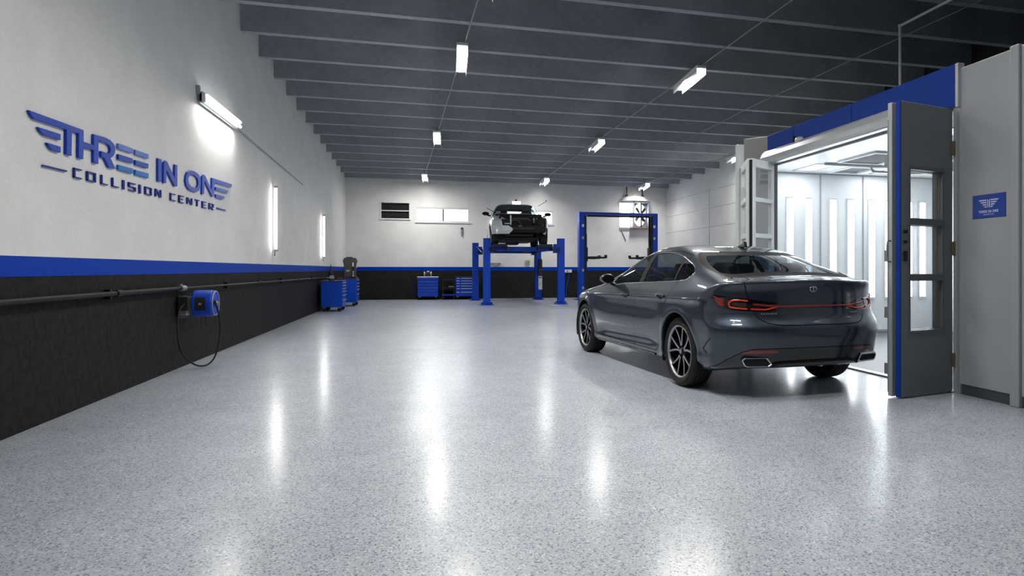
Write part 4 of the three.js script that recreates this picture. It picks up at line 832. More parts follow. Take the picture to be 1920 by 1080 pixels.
  for (const s of [-1, 1]) { const q = outline.map(([z, y]) => onSide(body, z, y, s, 0.001)).filter(Boolean); mesh('window_trim', tube(q, 0.0065, 220, 6, true, 0.5), M.chrome, sedan);
    const sl = []; for (let z = -0.92; z <= 1.0; z += 0.16) sl.push(onSide(body, z, 0.235 + 0.004 * z, s, 0.004)); mesh('sill_strip', tube(sl, 0.012, 60, 8), M.gloss, sedan); }
  // wheel openings: lips, liners
  for (const zc of [AX, -AX]) for (const s of [-1, 1]) {
    const lo = Math.asin((0.24 - WR) / AR);
    mesh('wheel_arch_lip', archLip(body, zc, WR, AR, lo, Math.PI - lo, s, 0.035), M.paint, sedan);
    const arc = []; const n = 36, R2 = AR + 0.012;
    for (let i = 0; i < n; i++) { const a = lerp(-0.35, Math.PI + 0.35, i / n), b = lerp(-0.35, Math.PI + 0.35, (i + 1) / n), P2 = (x, t) => [s * x, WR + R2 * Math.sin(t), zc + R2 * Math.cos(t)]; const [A, B, C3, D3] = [P2(0.54, a), P2(0.9, a), P2(0.9, b), P2(0.54, b)]; arc.push(...A, ...B, ...C3, ...A, ...C3, ...D3); const E0 = [s * 0.54, WR, zc]; arc.push(...A, ...D3, ...E0); }
    const ag = new THREE.BufferGeometry(); ag.setAttribute('position', new THREE.Float32BufferAttribute(arc, 3)); ag.computeVertexNormals(); mesh('wheel_well', ag, M.satinBlack, sedan);
    const w = tyreWheel(sedan, WR, 0.252, 0.235, s, wheelMats, 5); w.position.set(s * 0.795, WR, zc); w.rotation.x = zc > 0 ? 0.1 : 0.35;
  }
  mesh('underbody', bx(-0.62, 0.62, 0.21, 0.25, -2.0, 1.75, 0.015), M.satinBlack, sedan);
  mesh('rear_axle', [cyl([-0.7, 0.3, AX], [0.7, 0.3, AX], 0.035), bx(-0.3, 0.3, 0.24, 0.32, 1.75, 2.0, 0.03)], M.satinBlack, sedan);
  // exhaust finishers: slanted frames with dark mouths
  for (const s of [-1, 1]) {
    const o = new THREE.Group(); o.name = 'exhaust_finisher'; sedan.add(o); o.position.set(s * 0.59, 0.325, 2.30); o.rotation.y = s * 0.22;
    const out = [[-0.10, 0.042], [0.105, 0.042], [0.13, 0.022], [0.105, -0.03], [0.08, -0.04], [-0.12, -0.04], [-0.145, -0.02]].map(([x, y]) => [s * x, y]), inn = out.map(([x, y]) => [x * 0.89, y * 0.74]);
    const cc = s > 0 ? out : out.slice().reverse();
    mesh('frame', polyExtrude(cc, 0.03, 0.004, [inn]).translate(0, 0, -0.015), M.chrome, o);
    mesh('mouth', polyExtrude(s > 0 ? inn : inn.slice().reverse(), 0.012).translate(0, 0, -0.008), M.rubber, o);
  }
  mesh('diffuser_blade', tube([[-0.46, 0.285, 2.325], [-0.36, 0.315, 2.35], [0, 0.32, 2.366], [0.36, 0.315, 2.35], [0.46, 0.285, 2.325]], 0.011, 60, 8), M.satinBlack, sedan);
  // side vents of the rear bumper
  for (const s of [-1, 1]) { const q = [[1.98, 0.385], [1.93, 0.42], [2.06, 0.52]].map(([z, y]) => { const r = castRay(f, [1.3, y, z], [-1, 0, 0], 1.3); return [s * (r[0] - 0.0005), r[1], r[2]]; }); mesh('bumper_crease_trim', tube(q, 0.006, 20, 6, false, 0.1), M.satinBlack, sedan); }
  // emblem and lettering on the boot lid
  { const e = onRear(body, 0, 0.955, 0.003), g = new THREE.Group(); g.name = 'emblem'; g.position.set(...e); sedan.add(g);
    mesh('ring', new THREE.TorusGeometry(0.03, 0.0045, 8, 32).scale(1.2, 0.8, 1), M.chrome, g); mesh('bar', [bx(-0.004, 0.004, -0.02, 0.022, -0.003, 0.003), bx(-0.022, 0.022, 0.012, 0.02, -0.003, 0.003)], M.chrome, g); }
  for (const [x0, n, w] of [[-0.52, 7, 0.021], [0.40, 5, 0.021]]) { const g = []; for (let k = 0; k < n; k++) { const e = onRear(body, x0 + k * w, 0.742, 0.002); g.push(bx(-0.007, 0.007, -0.006, 0.006, -0.001, 0.001).translate(...e)); } mesh('badge_lettering', g, M.galv, sedan); }
  mesh('number_plate_lamp', bx(-0.06, 0.06, 0.0, 0.012, 0, 0.006).translate(0, 0.797, onRear(body, 0, 0.797, 0)[2] - 0.002), M.gloss, sedan);
  // mirrors
  for (const s of [-1, 1]) {
    const g = new THREE.Group(); g.name = 'door_mirror'; g.position.set(s * 0.86, 0.97, -0.42); sedan.add(g);
    const sp2 = new THREE.SphereGeometry(1, 28, 18); const pp = sp2.attributes.position;
    for (let i = 0; i < pp.count; i++) { let x = pp.getX(i), y = pp.getY(i), z = pp.getZ(i); const k = 1 - 0.22 * Math.max(0, x); z = Math.min(z, 0.55); pp.setXYZ(i, s * (0.09 * x + 0.098), 0.062 * y * k + 0.045, 0.085 * z); }
    if (s < 0) { const ix = sp2.index.array; for (let i = 0; i < ix.length; i += 3) { const t = ix[i + 1]; ix[i + 1] = ix[i + 2]; ix[i + 2] = t; } }
    sp2.computeVertexNormals(); mesh('mirror_cap', sp2, M.paint, g);
    mesh('mirror_glass', new THREE.SphereGeometry(1, 24, 12, 0, Math.PI * 2, 0, Math.PI / 2).rotateX(Math.PI / 2).scale(0.08, 0.05, 0.004).translate(s * 0.098, 0.045, 0.047), M.gloss, g);
    mesh('mirror_stalk', tube([[s * -0.04, -0.03, -0.0], [s * 0.02, -0.02, 0.0], [s * 0.08, 0.005, 0.0]], 0.02, 16, 10), M.gloss, g);
  }
  // shark fin
  { const g = polyExtrude([[-0.09, 0], [0.09, 0], [0.075, 0.055], [0.06, 0.062], [0.02, 0.045]], 0.024, 0.008).translate(0, 0, -0.012).rotateY(-Math.PI / 2).translate(0, body.T(1.1) - 0.006, 1.12); mesh('roof_antenna', g, M.gloss, sedan); }
  // cabin
  const seat = (x, z, w) => {
    const g = new THREE.Group(); g.name = 'seat'; g.position.set(x, 0.32, z); sedan.add(g);
    mesh('cushion', bx(-w / 2, w / 2, 0, 0.2, -0.28, 0.24, 0.07), M.leather, g);
    mesh('backrest', bx(-w / 2, w / 2, 0, 0.62, -0.07, 0.07, 0.06).rotateX(0.32).translate(0, 0.12, 0.2), M.leather, g);
    for (const hx of w > 0.8 ? [-0.38, 0.38] : [0]) mesh('headrest', bx(hx - 0.14, hx + 0.14, 0, 0.17, -0.05, 0.05, 0.05).rotateX(0.2).translate(0, 0.71, 0.43), M.leather, g);
  };
  seat(-0.37, 0.1, 0.5); seat(0.37, 0.1, 0.5); seat(0, 0.98, 1.2);
  mesh('dashboard', bx(-0.7, 0.7, 0.62, 0.93, -0.95, -0.42, 0.09), M.leather, sedan);
  mesh('parcel_shelf', bx(-0.62, 0.62, 0.97, 1.0, 1.35, 1.95, 0.012), M.leather, sedan);
  mesh('steering_wheel', new THREE.TorusGeometry(0.18, 0.016, 10, 36).rotateX(-0.4).translate(-0.37, 0.88, -0.3), M.leather, sedan);
  mesh('cabin_floor', bx(-0.7, 0.7, 0.24, 0.27, -1.0, 1.4), M.innerTrim, sedan);
}

// ================================================================ the stripped silver hatchback raised on the four-post lift
M.silver = phys({ color: 0xb9bfc6, metalness: 0.4, roughness: 0.35, clearcoat: 1, clearcoatRoughness: 0.06 });
M.alloy = std({ color: 0x8c8f93, roughness: 0.4, metalness: 0.8 });
const SUV_Y = 1.86;
const suv = thing('stripped_car', 'silver car with its bonnet and front bumper off, raised on the four-post lift', 'car', [3.08, SUV_Y, -22.55], Math.PI - 0.055);
{
  const AX = 1.32, WR = 0.335, AR = 0.39;
  const body = carField({
    top: [[-2.5, -2.1, -1.8, -1.4, -1.0, -0.85, -0.5, -0.15, 0.15, 0.5, 1.0, 1.4, 1.7, 1.9, 2.0, 2.1, 2.4], [0.7, 0.86, 0.94, 1.0, 1.04, 1.07, 1.25, 1.42, 1.49, 1.515, 1.505, 1.475, 1.42, 1.3, 1.15, 0.98, 0.6]],
    plan: [[-2.5, -2.0, -1.6, -1.2, -0.5, 0.5, 1.2, 1.7, 2.1, 2.4], [0.70, 0.83, 0.89, 0.905, 0.905, 0.905, 0.905, 0.88, 0.82, 0.74]],
    inset: [[0.1, 0.2, 0.3, 0.45, 0.65, 0.8, 0.9, 0.98, 1.05, 1.2, 1.35, 1.5, 1.6], [0.12, 0.06, 0.03, 0.015, 0.0, 0.005, 0.02, 0.05, 0.085, 0.15, 0.225, 0.33, 0.42]],
    rear: [[0.1, 0.25, 0.5, 0.7, 0.9, 1.1, 1.5], [1.9, 2.0, 2.08, 2.07, 2.05, 2.03, 2.0]], front: [[0.1, 0.25, 0.5, 0.75, 0.95, 1.2], [-1.95, -2.08, -2.14, -2.12, -2.0, -1.8]],
    rearRound: [0.05, 0.14], frontRound: [0.12, 0.2], half: 0.88, beltRise: 0.02, crown: 0.05, kFront: 0.3, kRear: 0.15, kShoulder: 0.16, kRail: 0.2,
    bottom: () => 0.24,
    side: (z, y) => { const a = (zc) => 0.015 * bump1(Math.hypot(z - zc, y - WR), AR + 0.02, 0.06); return a(AX) + a(-AX) - 0.012 * bump1(y, 0.6, 0.1) * (1 - sstep(0.6, 1, Math.abs(z))); },
  });
  let m = isoHalf(body.f, 0.18, 1.56, -2.26, 2.18, 1.0, 0.03);
  m = cut(m, (x, y, z) => Math.max(Math.min(Math.hypot(z - AX, y - WR), Math.hypot(z + AX, y - WR)) - AR, 0.5 - x))[1];
  const dlo = sdPoly([[-0.72, 1.03], [-0.2, 1.33], [0.2, 1.43], [1.0, 1.43], [1.45, 1.36], [1.62, 1.2], [1.55, 1.09], [0.4, 1.05]]);
  let g; [g, m] = cut(m, (x, y, z) => Math.max(dlo(z, y), body.W(z, y) - 0.08 - x));
  const [pil, gg] = cut(g, (x, y, z) => Math.min(Math.abs(z - 0.25) - 0.05, Math.abs(z - 1.12) - 0.035));
  const [gf, gr] = cut(gg, (x, y, z) => z - 0.25);
  for (const s of [-1, 1]) { mesh('front_side_glass', shell(gf, s, -0.005), M.tint, suv); mesh('rear_side_glass', shell(gr, s, -0.005), M.tint, suv); mesh('pillar', shell(pil, s, -0.002), M.gloss, suv); }
  const fpoly = sdPoly([[-0.76, 1.09], [0.76, 1.09], [0.60, 1.44], [0.3, 1.465], [-0.3, 1.465], [-0.60, 1.44]]);
  let ws; [ws, m] = cut(m, (x, y, z) => Math.max(fpoly(x, y), z - 0.3, x - body.W(z, y) + 0.05));
  mesh('windscreen', shell(ws, 0, -0.004), M.tint, suv);
  const rpoly = sdPoly([[-0.66, 1.1], [0.66, 1.1], [0.55, 1.4], [-0.55, 1.4]]);
  let rs; [rs, m] = cut(m, (x, y, z) => Math.max(rpoly(x, y), 1.2 - z, x - body.W(z, y) + 0.06));
  mesh('rear_screen', shell(rs, 0, -0.004), M.tint, suv);
  // bonnet, grille and bumper are missing: a wide dark opening
  let mR = cut(m, (x, y, z) => Math.max(x - lerp(0.56, 0.30, sstep(0.98, 0.5, y)) - 0.05 * Math.sin(y * 22), z + 0.98 + 0.1 * x * x, 0.24 - y))[1], mL = cut(m, (x, y, z) => Math.max(x - 0.70, z + 0.98 + 0.1 * x * x, 0.24 - y))[1];
  const pocket = sdPoly([[0.34, 0.62], [0.56, 0.62], [0.60, 0.82], [0.36, 0.82]]); mR = cut(mR, (x, y, z) => Math.max(pocket(x, y), z + 1.5))[1];
  // lower front corners removed as well
  const low = (q) => cut(q, (x, y, z) => Math.max(y - 0.36, z + 1.72))[1], doorP = sdPoly([[-0.85, 0.32], [-0.85, 1.0], [-0.7, 1.04], [0.25, 1.04], [0.25, 0.32]]);
  let dr; [dr, mR] = panel(low(mR), (x, y, z) => Math.max(doorP(z, y), 0.6 - x), 0.012); mL = panel(low(mL), (x, y, z) => Math.max(doorP(z, y), 0.6 - x), 0.012)[1];
  for (const s of [-1, 1]) mesh('front_door', shell(dr, s), M.silver, suv);
  const [right, left] = [shell(mR, 1), shell(mL, -1)];
  mesh('body_shell', [right, left], M.silver, suv);
  mesh('inner_lining', shell(cut(mL, (x, y, z) => z + 0.9)[1], 0, -0.02), M.innerTrim, suv);
  // engine bay: firewall, inner wings, radiator support, engine block
  mesh('firewall', bx(-0.72, 0.72, 0.3, 1.06, -0.99, -0.95), M.innerTrim, suv);
  for (const s of [-1, 1]) mesh('inner_wing', bx(s * 0.6, s * 0.66, 0.45, 0.98, -1.95, -0.97, 0.02), M.satinBlack, suv);
  mesh('engine_block', [bx(-0.38, 0.30, 0.42, 0.86, -1.5, -1.05, 0.05), bx(-0.30, 0.22, 0.84, 0.93, -1.42, -1.1, 0.03)], M.greyPlastic, suv);
  mesh('radiator', bx(-0.36, 0.40, 0.42, 0.82, -1.83, -1.78, 0.01), M.satinBlack, suv);
  mesh('radiator_support', [bx(-0.62, 0.62, 0.88, 0.93, -1.88, -1.8, 0.015), bx(-0.62, 0.62, 0.36, 0.42, -1.9, -1.8, 0.015), bx(-0.5, -0.45, 0.4, 0.9, -1.86, -1.81, 0.01), bx(0.45, 0.5, 0.4, 0.9, -1.86, -1.81, 0.01)], M.satinBlack, suv);
  mesh('fan_shroud', new THREE.TorusGeometry(0.17, 0.02, 8, 28).translate(0.16, 0.63, -1.86), M.greyPlastic, suv);
  mesh('coolant_tank', bx(-0.58, -0.44, 0.72, 0.9, -1.6, -1.4, 0.03), M.whitePlastic, suv);
  mesh('crash_beam', tube([[-0.72, 0.52, -1.9], [-0.4, 0.53, -2.02], [0, 0.53, -2.06], [0.4, 0.53, -2.02], [0.72, 0.52, -1.9]], 0.06, 40, 8).scale(1, 1, 1), M.darkmetal, suv);
  mesh('lower_bumper_skin', [polyExtrude([[-0.74, 0.40], [0.30, 0.40], [0.34, 0.56], [0.30, 0.64], [-0.66, 0.64], [-0.78, 0.56]], 0.03, 0.01).translate(0, 0, -2.06)], M.satinBlack, suv);
  mesh('badge', [polyExtrude([[-0.07, 0.03], [0.07, 0.03], [0.05, -0.03], [-0.05, -0.03]], 0.012, 0.004).translate(0.02, 0.60, -2.085)], M.chrome, suv);
  // on the viewer's left a stripped silver wing with an empty lamp pocket; on the right a dark torn corner
  mesh('lamp_pocket', bx(0.34, 0.64, 0.60, 0.84, -1.94, -1.70, 0.03), M.rubber, suv);
  mesh('headlamp_bracket', [bx(0.28, 0.33, 0.62, 0.95, -1.98, -1.8, 0.02), bx(0.28, 0.5, 0.66, 0.70, -2.0, -1.86, 0.015)], M.silver, suv);
  mesh('torn_wing_liner', [bx(-0.80, -0.5, 0.42, 0.86, -1.97, -1.74, 0.06), bx(-0.86, -0.72, 0.3, 0.6, -1.86, -1.6, 0.05)], M.satinBlack, suv);
  mesh('hanging_wire', tube([[-0.5, 0.8, -1.95], [-0.46, 0.6, -2.02], [-0.55, 0.45, -2.04], [-0.5, 0.3, -1.98]], 0.008, 30, 6), M.rubber, suv);
  mesh('splash_tray', [bx(-0.55, 0.55, 0.2, 0.26, -1.95, -1.2, 0.03), bx(-0.4, 0.5, 0.28, 0.38, -2.0, -1.86, 0.03)], M.satinBlack, suv);
  mesh('subframe', [cyl([-0.62, 0.26, -AX], [0.62, 0.26, -AX], 0.04), bx(-0.45, 0.45, 0.16, 0.24, -1.55, -1.1, 0.03), cyl([-0.55, 0.3, AX], [0.55, 0.3, AX], 0.06), bx(-0.2, 0.25, 0.14, 0.3, 0.9, 1.6, 0.05)], M.darkmetal, suv);
  mesh('underbody', bx(-0.6, 0.6, 0.22, 0.28, -1.2, 1.9, 0.02), M.satinBlack, suv);
  for (const s of [-1, 1]) {
    const g2 = new THREE.Group(); g2.name = 'door_mirror'; g2.position.set(s * 0.88, 1.03, -0.62); suv.add(g2);
    mesh('mirror_cap', new THREE.SphereGeometry(1, 18, 12).scale(0.115, 0.062, 0.06).translate(s * 0.14, 0.06, 0), M.satinBlack, g2);
    mesh('mirror_stalk', tube([[s * -0.03, -0.01, 0], [s * 0.04, 0.0, 0], [s * 0.1, 0.03, 0]], 0.025, 12, 8), M.satinBlack, g2);
    for (const zc of [AX, -AX]) {
      const w = tyreWheel(suv, WR, 0.225, 0.22, s, { ...wheelMats, rimDark: M.alloy }, 5); w.position.set(s * 0.775, WR, zc);
      const arc = [], n = 24, R2 = AR + 0.012;
      for (let i = 0; i < n; i++) { const a = lerp(-0.2, Math.PI + 0.2, i / n), b = lerp(-0.2, Math.PI + 0.2, (i + 1) / n), P2 = (x, t) => [s * x, WR + R2 * Math.sin(t), zc + R2 * Math.cos(t)]; const [A, B, C3, D3] = [P2(0.5, a), P2(0.86, a), P2(0.86, b), P2(0.5, b)]; arc.push(...A, ...B, ...C3, ...A, ...C3, ...D3); }
      const ag = new THREE.BufferGeometry(); ag.setAttribute('position', new THREE.Float32BufferAttribute(arc, 3)); ag.computeVertexNormals(); mesh('wheel_well', ag, M.satinBlack, suv);
    }
  }
  for (const [x, z, w] of [[-0.36, 0.1, 0.48], [0.36, 0.1, 0.48], [0, 0.95, 1.15]]) {
    const g3 = new THREE.Group(); g3.name = 'seat'; g3.position.set(x, 0.42, z); suv.add(g3);
    mesh('cushion', bx(-w / 2, w / 2, 0, 0.18, -0.25, 0.25, 0.06), M.leather, g3); mesh('backrest', bx(-w / 2, w / 2, 0, 0.6, -0.06, 0.06, 0.05).rotateX(0.28).translate(0, 0.1, 0.2), M.leather, g3);
    for (const hx of w > 0.8 ? [-0.35, 0.35] : [0]) mesh('headrest', bx(hx - 0.12, hx + 0.12, 0, 0.18, -0.05, 0.05, 0.05).translate(0, 0.68, 0.38), M.leather, g3);
  }
  mesh('dashboard', bx(-0.68, 0.68, 0.72, 1.02, -0.92, -0.5, 0.08), M.leather, suv);
  // a sprung wiper blade standing off the pillar
  mesh('wiper_arm', cyl([0.72, 1.12, -0.75], [1.0, 1.27, -0.72], 0.012, 0.008, 8), M.rubber, suv);
}

// ================================================================ lifts
{
  const o = thing('four_post_lift', 'blue four-post lift carrying the stripped silver car', 'lift');
  const P = [[2.0, -21.3, 2.1], [4.39, -21.3, 2.12], [1.9, -24.6, 2.08], [4.2, -24.6, 2.03]];
  for (const [x, z, h] of P) {
    const g = new THREE.Group(); g.name = 'post'; g.position.set(x, 0, z); o.add(g); const s = x < 3 ? 1 : -1;
    mesh('column', [bx(-0.11, 0.11, 0.02, h, -0.09, -0.075, 0.004), bx(-0.11, 0.11, 0.02, h, 0.075, 0.09, 0.004), bx(s * -0.109, s * -0.095, 0.02, h, -0.0745, 0.0745, 0.004), bx(s * 0.085, s * 0.108, 0.02, h, 0.04, 0.0745, 0.004), bx(s * 0.085, s * 0.108, 0.02, h, -0.0745, -0.04, 0.004)], M.liftBlue, g);
    mesh('base_plate', [bx(-0.21, 0.21, 0, 0.02, -0.19, 0.19, 0.004)], M.liftBlue, g);
    mesh('gusset', [bx(-0.18, 0.18, 0.02, 0.09, -0.006, 0.006), bx(-0.006, 0.006, 0.02, 0.09, -0.16, 0.16)], M.liftBlue, g);
    mesh('ladder_bar', bx(s * 0.02, s * 0.035, 0.05, h - 0.1, -0.03, 0.03), M.darkmetal, g);
    for (const [ax, az] of [[-0.17, -0.15], [0.17, -0.15], [-0.17, 0.15], [0.17, 0.15]]) mesh('anchor_bolt', cyl([ax, 0.02, az], [ax, 0.045, az], 0.014, 0.014, 6), M.steel, g);
    mesh('top_cap', bx(-0.115, 0.115, h, h + 0.012, -0.095, 0.095, 0.004), M.liftBlue, g);
  }
  for (const [a, b, z, y] of [[2.0, 4.39, -21.3, 1.78], [1.9, 4.2, -24.6, 1.78]]) {
    const g = new THREE.Group(); g.name = 'crossbeam'; g.position.set(0, y, z); o.add(g);
    mesh('beam', bx(a + 0.08, b - 0.08, -0.06, 0.07, -0.12, 0.12, 0.012), M.liftBlue, g);
    for (const x of [a, b]) { const s = x < 3 ? 1 : -1; mesh('lock_housing', bx(x + s * 0.06, x + s * 0.24, -0.12, 0.17, -0.10, 0.14, 0.02), M.liftBlue, g); mesh('sheave', cyl([x + s * 0.12, -0.02, 0.13], [x + s * 0.12, -0.02, 0.17], 0.07, 0.07, 20), M.darkmetal, g); mesh('locking_lever', cyl([x + s * 0.2, -0.05, 0.15], [x + s * 0.3, -0.12, 0.18], 0.014, 0.014, 8), M.darkmetal, g); }
  }
  for (const x of [2.38, 3.82]) { const g = new THREE.Group(); g.name = 'runway'; o.add(g);
    mesh('deck_plate', bx(x - 0.24, x + 0.24, 1.835, 1.86, -25.0, -20.9, 0.005), M.darkmetal, g);
    for (const e of [-0.22, 0.22]) mesh('side_rail', bx(x + e - 0.02, x + e + 0.02, 1.73, 1.84, -25.0, -20.9, 0.005), M.darkmetal, g);
    mesh('wheel_stop', bx(x - 0.22, x + 0.22, 1.86, 1.93, -20.94, -20.9, 0.01), M.darkmetal, g); }
  { const g = new THREE.Group(); g.name = 'power_unit'; o.add(g);
    mesh('motor', cyl([4.26, 1.12, -24.44], [4.26, 1.5, -24.44], 0.075, 0.075, 20), M.blackPlastic, g);
    mesh('oil_tank', bx(4.18, 4.34, 0.92, 1.12, -24.52, -24.36, 0.02), M.blackPlastic, g);
    mesh('instruction_plate', bx(4.2, 4.34, 0.38, 0.88, -24.5, -24.49, 0.002), M.whitePlastic, g);
    mesh('plate_print', [bx(4.22, 4.32, 0.8, 0.84, -24.489, -24.487), bx(4.22, 4.32, 0.6, 0.61, -24.489, -24.487), bx(4.22, 4.30, 0.55, 0.56, -24.489, -24.487)], M.greyPlastic, g);
    mesh('hydraulic_hose', tube([[4.2, 1.0, -24.42], [4.08, 0.9, -24.42], [4.04, 1.3, -24.45], [4.06, 1.75, -24.5]], 0.012, 40, 8), M.rubber, g); }
  mesh('slack_cable', tube([[1.95, 1.95, -24.5], [2.1, 1.75, -24.3], [2.16, 1.72, -23.6], [2.2, 1.80, -22.8]], 0.012, 30, 8), M.steel, o);
}
{
  const o = thing('two_post_lift', 'empty blue two-post lift with overhead bar, behind the grey sedan', 'lift'), Z = -24.1;
  for (const [x, s] of [[5.77, 1], [8.56, -1]]) {
    const g = new THREE.Group(); g.name = 'post'; g.position.set(x, 0, Z); o.add(g);
    mesh('column', [bx(s * -0.139, s * -0.12, 0.02, 3.25, -0.1295, 0.1295, 0.005), bx(s * -0.14, s * 0.05, 0.02, 3.25, 0.13, 0.15, 0.005), bx(s * -0.14, s * 0.05, 0.02, 3.25, -0.15, -0.13, 0.005)], M.liftBlue, g);
    mesh('inner_channel', [bx(s * 0.05, s * 0.14, 0.02, 3.15, 0.09, 0.14, 0.005), bx(s * 0.05, s * 0.14, 0.02, 3.15, -0.14, -0.09, 0.005), bx(s * -0.02, s * 0.02, 0.02, 3.15, -0.12, 0.12)], M.rubber, g);
    mesh('base_plate', bx(-0.28, 0.28, 0, 0.02, -0.24, 0.24, 0.005), M.liftBlue, g);
    mesh('carriage', bx(s * 0.02, s * 0.2, 1.42, 1.95, -0.11, 0.11, 0.015), M.blackPlastic, g);
    mesh('carriage_track', bx(s * 0.12, s * 0.18, 1.2, 2.45, -0.05, 0.05, 0.01), M.blackPlastic, g);
    for (const d of [-1, 1]) { const arm = mesh('swing_arm', [bx(0.0, 0.5, -0.05, 0.05, -0.05, 0.05, 0.012), bx(0.4, 0.78, -0.035, 0.035, -0.035, 0.035, 0.01)].map((q) => facing(clean(q.rotateY(-d * 0.55)), s)), M.blackPlastic, g); arm.position.set(s * 0.14, 1.56, d * 0.06);
      const c = [Math.cos(0.55) * 0.76 * s, 0, Math.sin(0.55) * 0.76 * d]; mesh('lift_pad', cyl([s * 0.14 + c[0], 1.55, d * 0.06 + c[2]], [s * 0.14 + c[0], 1.66, d * 0.06 + c[2]], 0.055, 0.055, 18), M.rubber, g); }
    for (const y of [0.45, 1.1, 2.3, 2.75]) mesh('decal_plate', bx(-0.04, 0.04, y - 0.05, y + 0.05, 0.15, 0.153), y === 2.75 ? M.whitePlastic : M.galv, g);
  }
  mesh('overhead_bar', bx(5.63, 8.7, 3.16, 3.26, Z - 0.09, Z + 0.09, 0.012), M.liftBlue, o);
  mesh('padded_shutoff', cyl([5.95, 3.12, Z + 0.05], [8.4, 3.12, Z + 0.05], 0.035, 0.035, 14), M.rubber, o);
}

// ================================================================ tool chests and what stands on them
function chest(label, pos, turn, { W, D, H2, drawers, handleMat = M.steel, body = M.chestBlue, top = M.greyPlastic, side = false, split }) {
  const o = thing('tool_chest', label, 'tool chest', pos, turn, 'tool chests'), y0 = 0.12;   // front faces +z
  mesh('body', bx(-W / 2, W / 2, y0, H2 - 0.03, -D / 2, D / 2, 0.01), body, o);
  mesh('worktop', bx(-W / 2 - 0.015, W / 2 + 0.015, H2 - 0.03, H2, -D / 2 - 0.015, D / 2 + 0.015, 0.01), top, o);
  const cols = split ? [[-W / 2 + 0.02, -W / 2 + W * split], [-W / 2 + W * split + 0.01, W / 2 - 0.02]] : [[-W / 2 + 0.025, W / 2 - 0.025]];
  for (const [x0, x1] of cols) {
    let y = H2 - 0.05; const tot = drawers.reduce((a, b) => a + b, 0), avail = H2 - 0.05 - y0 - 0.02;
    for (const d of drawers) { const h = d / tot * avail, dr = mesh('drawer', bx(x0, x1, y - h + 0.006, y, D / 2 - 0.005, D / 2 + 0.012, 0.006), body, o);
      mesh('drawer_pull', bx(x0 + 0.02, x1 - 0.02, y - 0.028, y - 0.006, D / 2 + 0.01, D / 2 + 0.032, 0.006), handleMat, dr); y -= h; }
  }
  for (const sx of [-1, 1]) for (const sz of [-1, 1]) { const c = mesh('caster', cyl([sx * (W / 2 - 0.08) - 0.02, 0.055, sz * (D / 2 - 0.07)], [sx * (W / 2 - 0.08) + 0.02, 0.055, sz * (D / 2 - 0.07)], 0.055, 0.055, 18), M.rubber, o); mesh('fork', bx(sx * (W / 2 - 0.08) - 0.03, sx * (W / 2 - 0.08) + 0.03, 0.09, y0 + 0.002, sz * (D / 2 - 0.07) - 0.03, sz * (D / 2 - 0.07) + 0.03, 0.004), M.galv, c); }
  if (side) mesh('push_handle', tube([[-W / 2, H2 - 0.1, -D / 4], [-W / 2 - 0.06, H2 - 0.1, -D / 4], [-W / 2 - 0.06, H2 - 0.1, D / 4], [-W / 2, H2 - 0.1, D / 4]], 0.012, 30, 8, false, 0.1), M.steel, o);
  return o;
}
chest('blue tool chest against the left wall, nearest the viewer', [-2.31, 0, -19.45], Math.PI / 2, { W: 0.9, D: 0.52, H2: 0.83, drawers: [1, 1, 1, 1.3, 1.6, 2.2] });
chest('blue tool chest in the corner with the black machine on top', [-2.2, 0, -22.05], Math.PI / 2, { W: 0.85, D: 0.55, H2: 0.86, drawers: [1, 1, 1, 1.5, 2.4] });
chest('blue five-drawer tool chest standing alone by the back wall', [0.235, 0, -25.62], 0, { W: 0.74, D: 0.46, H2: 0.86, drawers: [1.2, 0.9, 1, 0.9, 1.8], handleMat: M.chestBlue, top: M.alu });
chest('wide tool chest with silver drawer pulls behind the lift post', [1.66, 0, -25.62], 0, { W: 0.86, D: 0.46, H2: 0.86, drawers: [1, 1, 1, 1, 1.4, 1.6], handleMat: M.alu, top: M.blackPlastic, split: 0.2 });
{ // low open cart next to it
  const o = thing('service_cart', 'low dark open service cart left of the silver-drawer chest', 'cart', [0.98, 0, -25.62]);
  for (const [x, z] of [[-0.2, -0.2], [0.2, -0.2], [-0.2, 0.2], [0.2, 0.2]]) { mesh('upright', bx(x - 0.012, x + 0.012, 0.11, 0.72, z - 0.012, z + 0.012), M.blackPlastic, o); mesh('caster', cyl([x - 0.018, 0.055, z], [x + 0.018, 0.055, z], 0.055, 0.055, 16), M.rubber, o); }
  for (const y of [0.14, 0.4, 0.7]) mesh('tray', [bx(-0.23, 0.23, y, y + 0.02, -0.22, 0.22, 0.005), bx(-0.23, 0.23, y, y + 0.06, 0.2, 0.22, 0.004)], y < 0.2 ? M.chestBlue : M.darkmetal, o);
  mesh('tool_holder', bx(0.0, 0.2, 0.48, 0.5, 0.22, 0.25, 0.005), M.steel, o);
}
{ // grinder on the lone chest
  const o = thing('bench_grinder', 'small grinder with a pale guard on the lone back chest', 'grinder', [0.23, 0.86, -25.6]);
  mesh('motor', cyl([-0.1, 0.1, 0], [0.1, 0.1, 0], 0.06, 0.06, 20), M.blackPlastic, o); mesh('foot', bx(-0.09, 0.09, 0, 0.06, -0.07, 0.07, 0.015), M.blackPlastic, o);
  for (const s of [-1, 1]) mesh('wheel_guard', cyl([s * 0.1, 0.1, 0], [s * 0.14, 0.1, 0], 0.085, 0.085, 22), M.galv, o);
  mesh('eye_shield', bx(-0.03, 0.05, 0.17, 0.21, 0.02, 0.08, 0.008), M.whitePlastic, o);
}
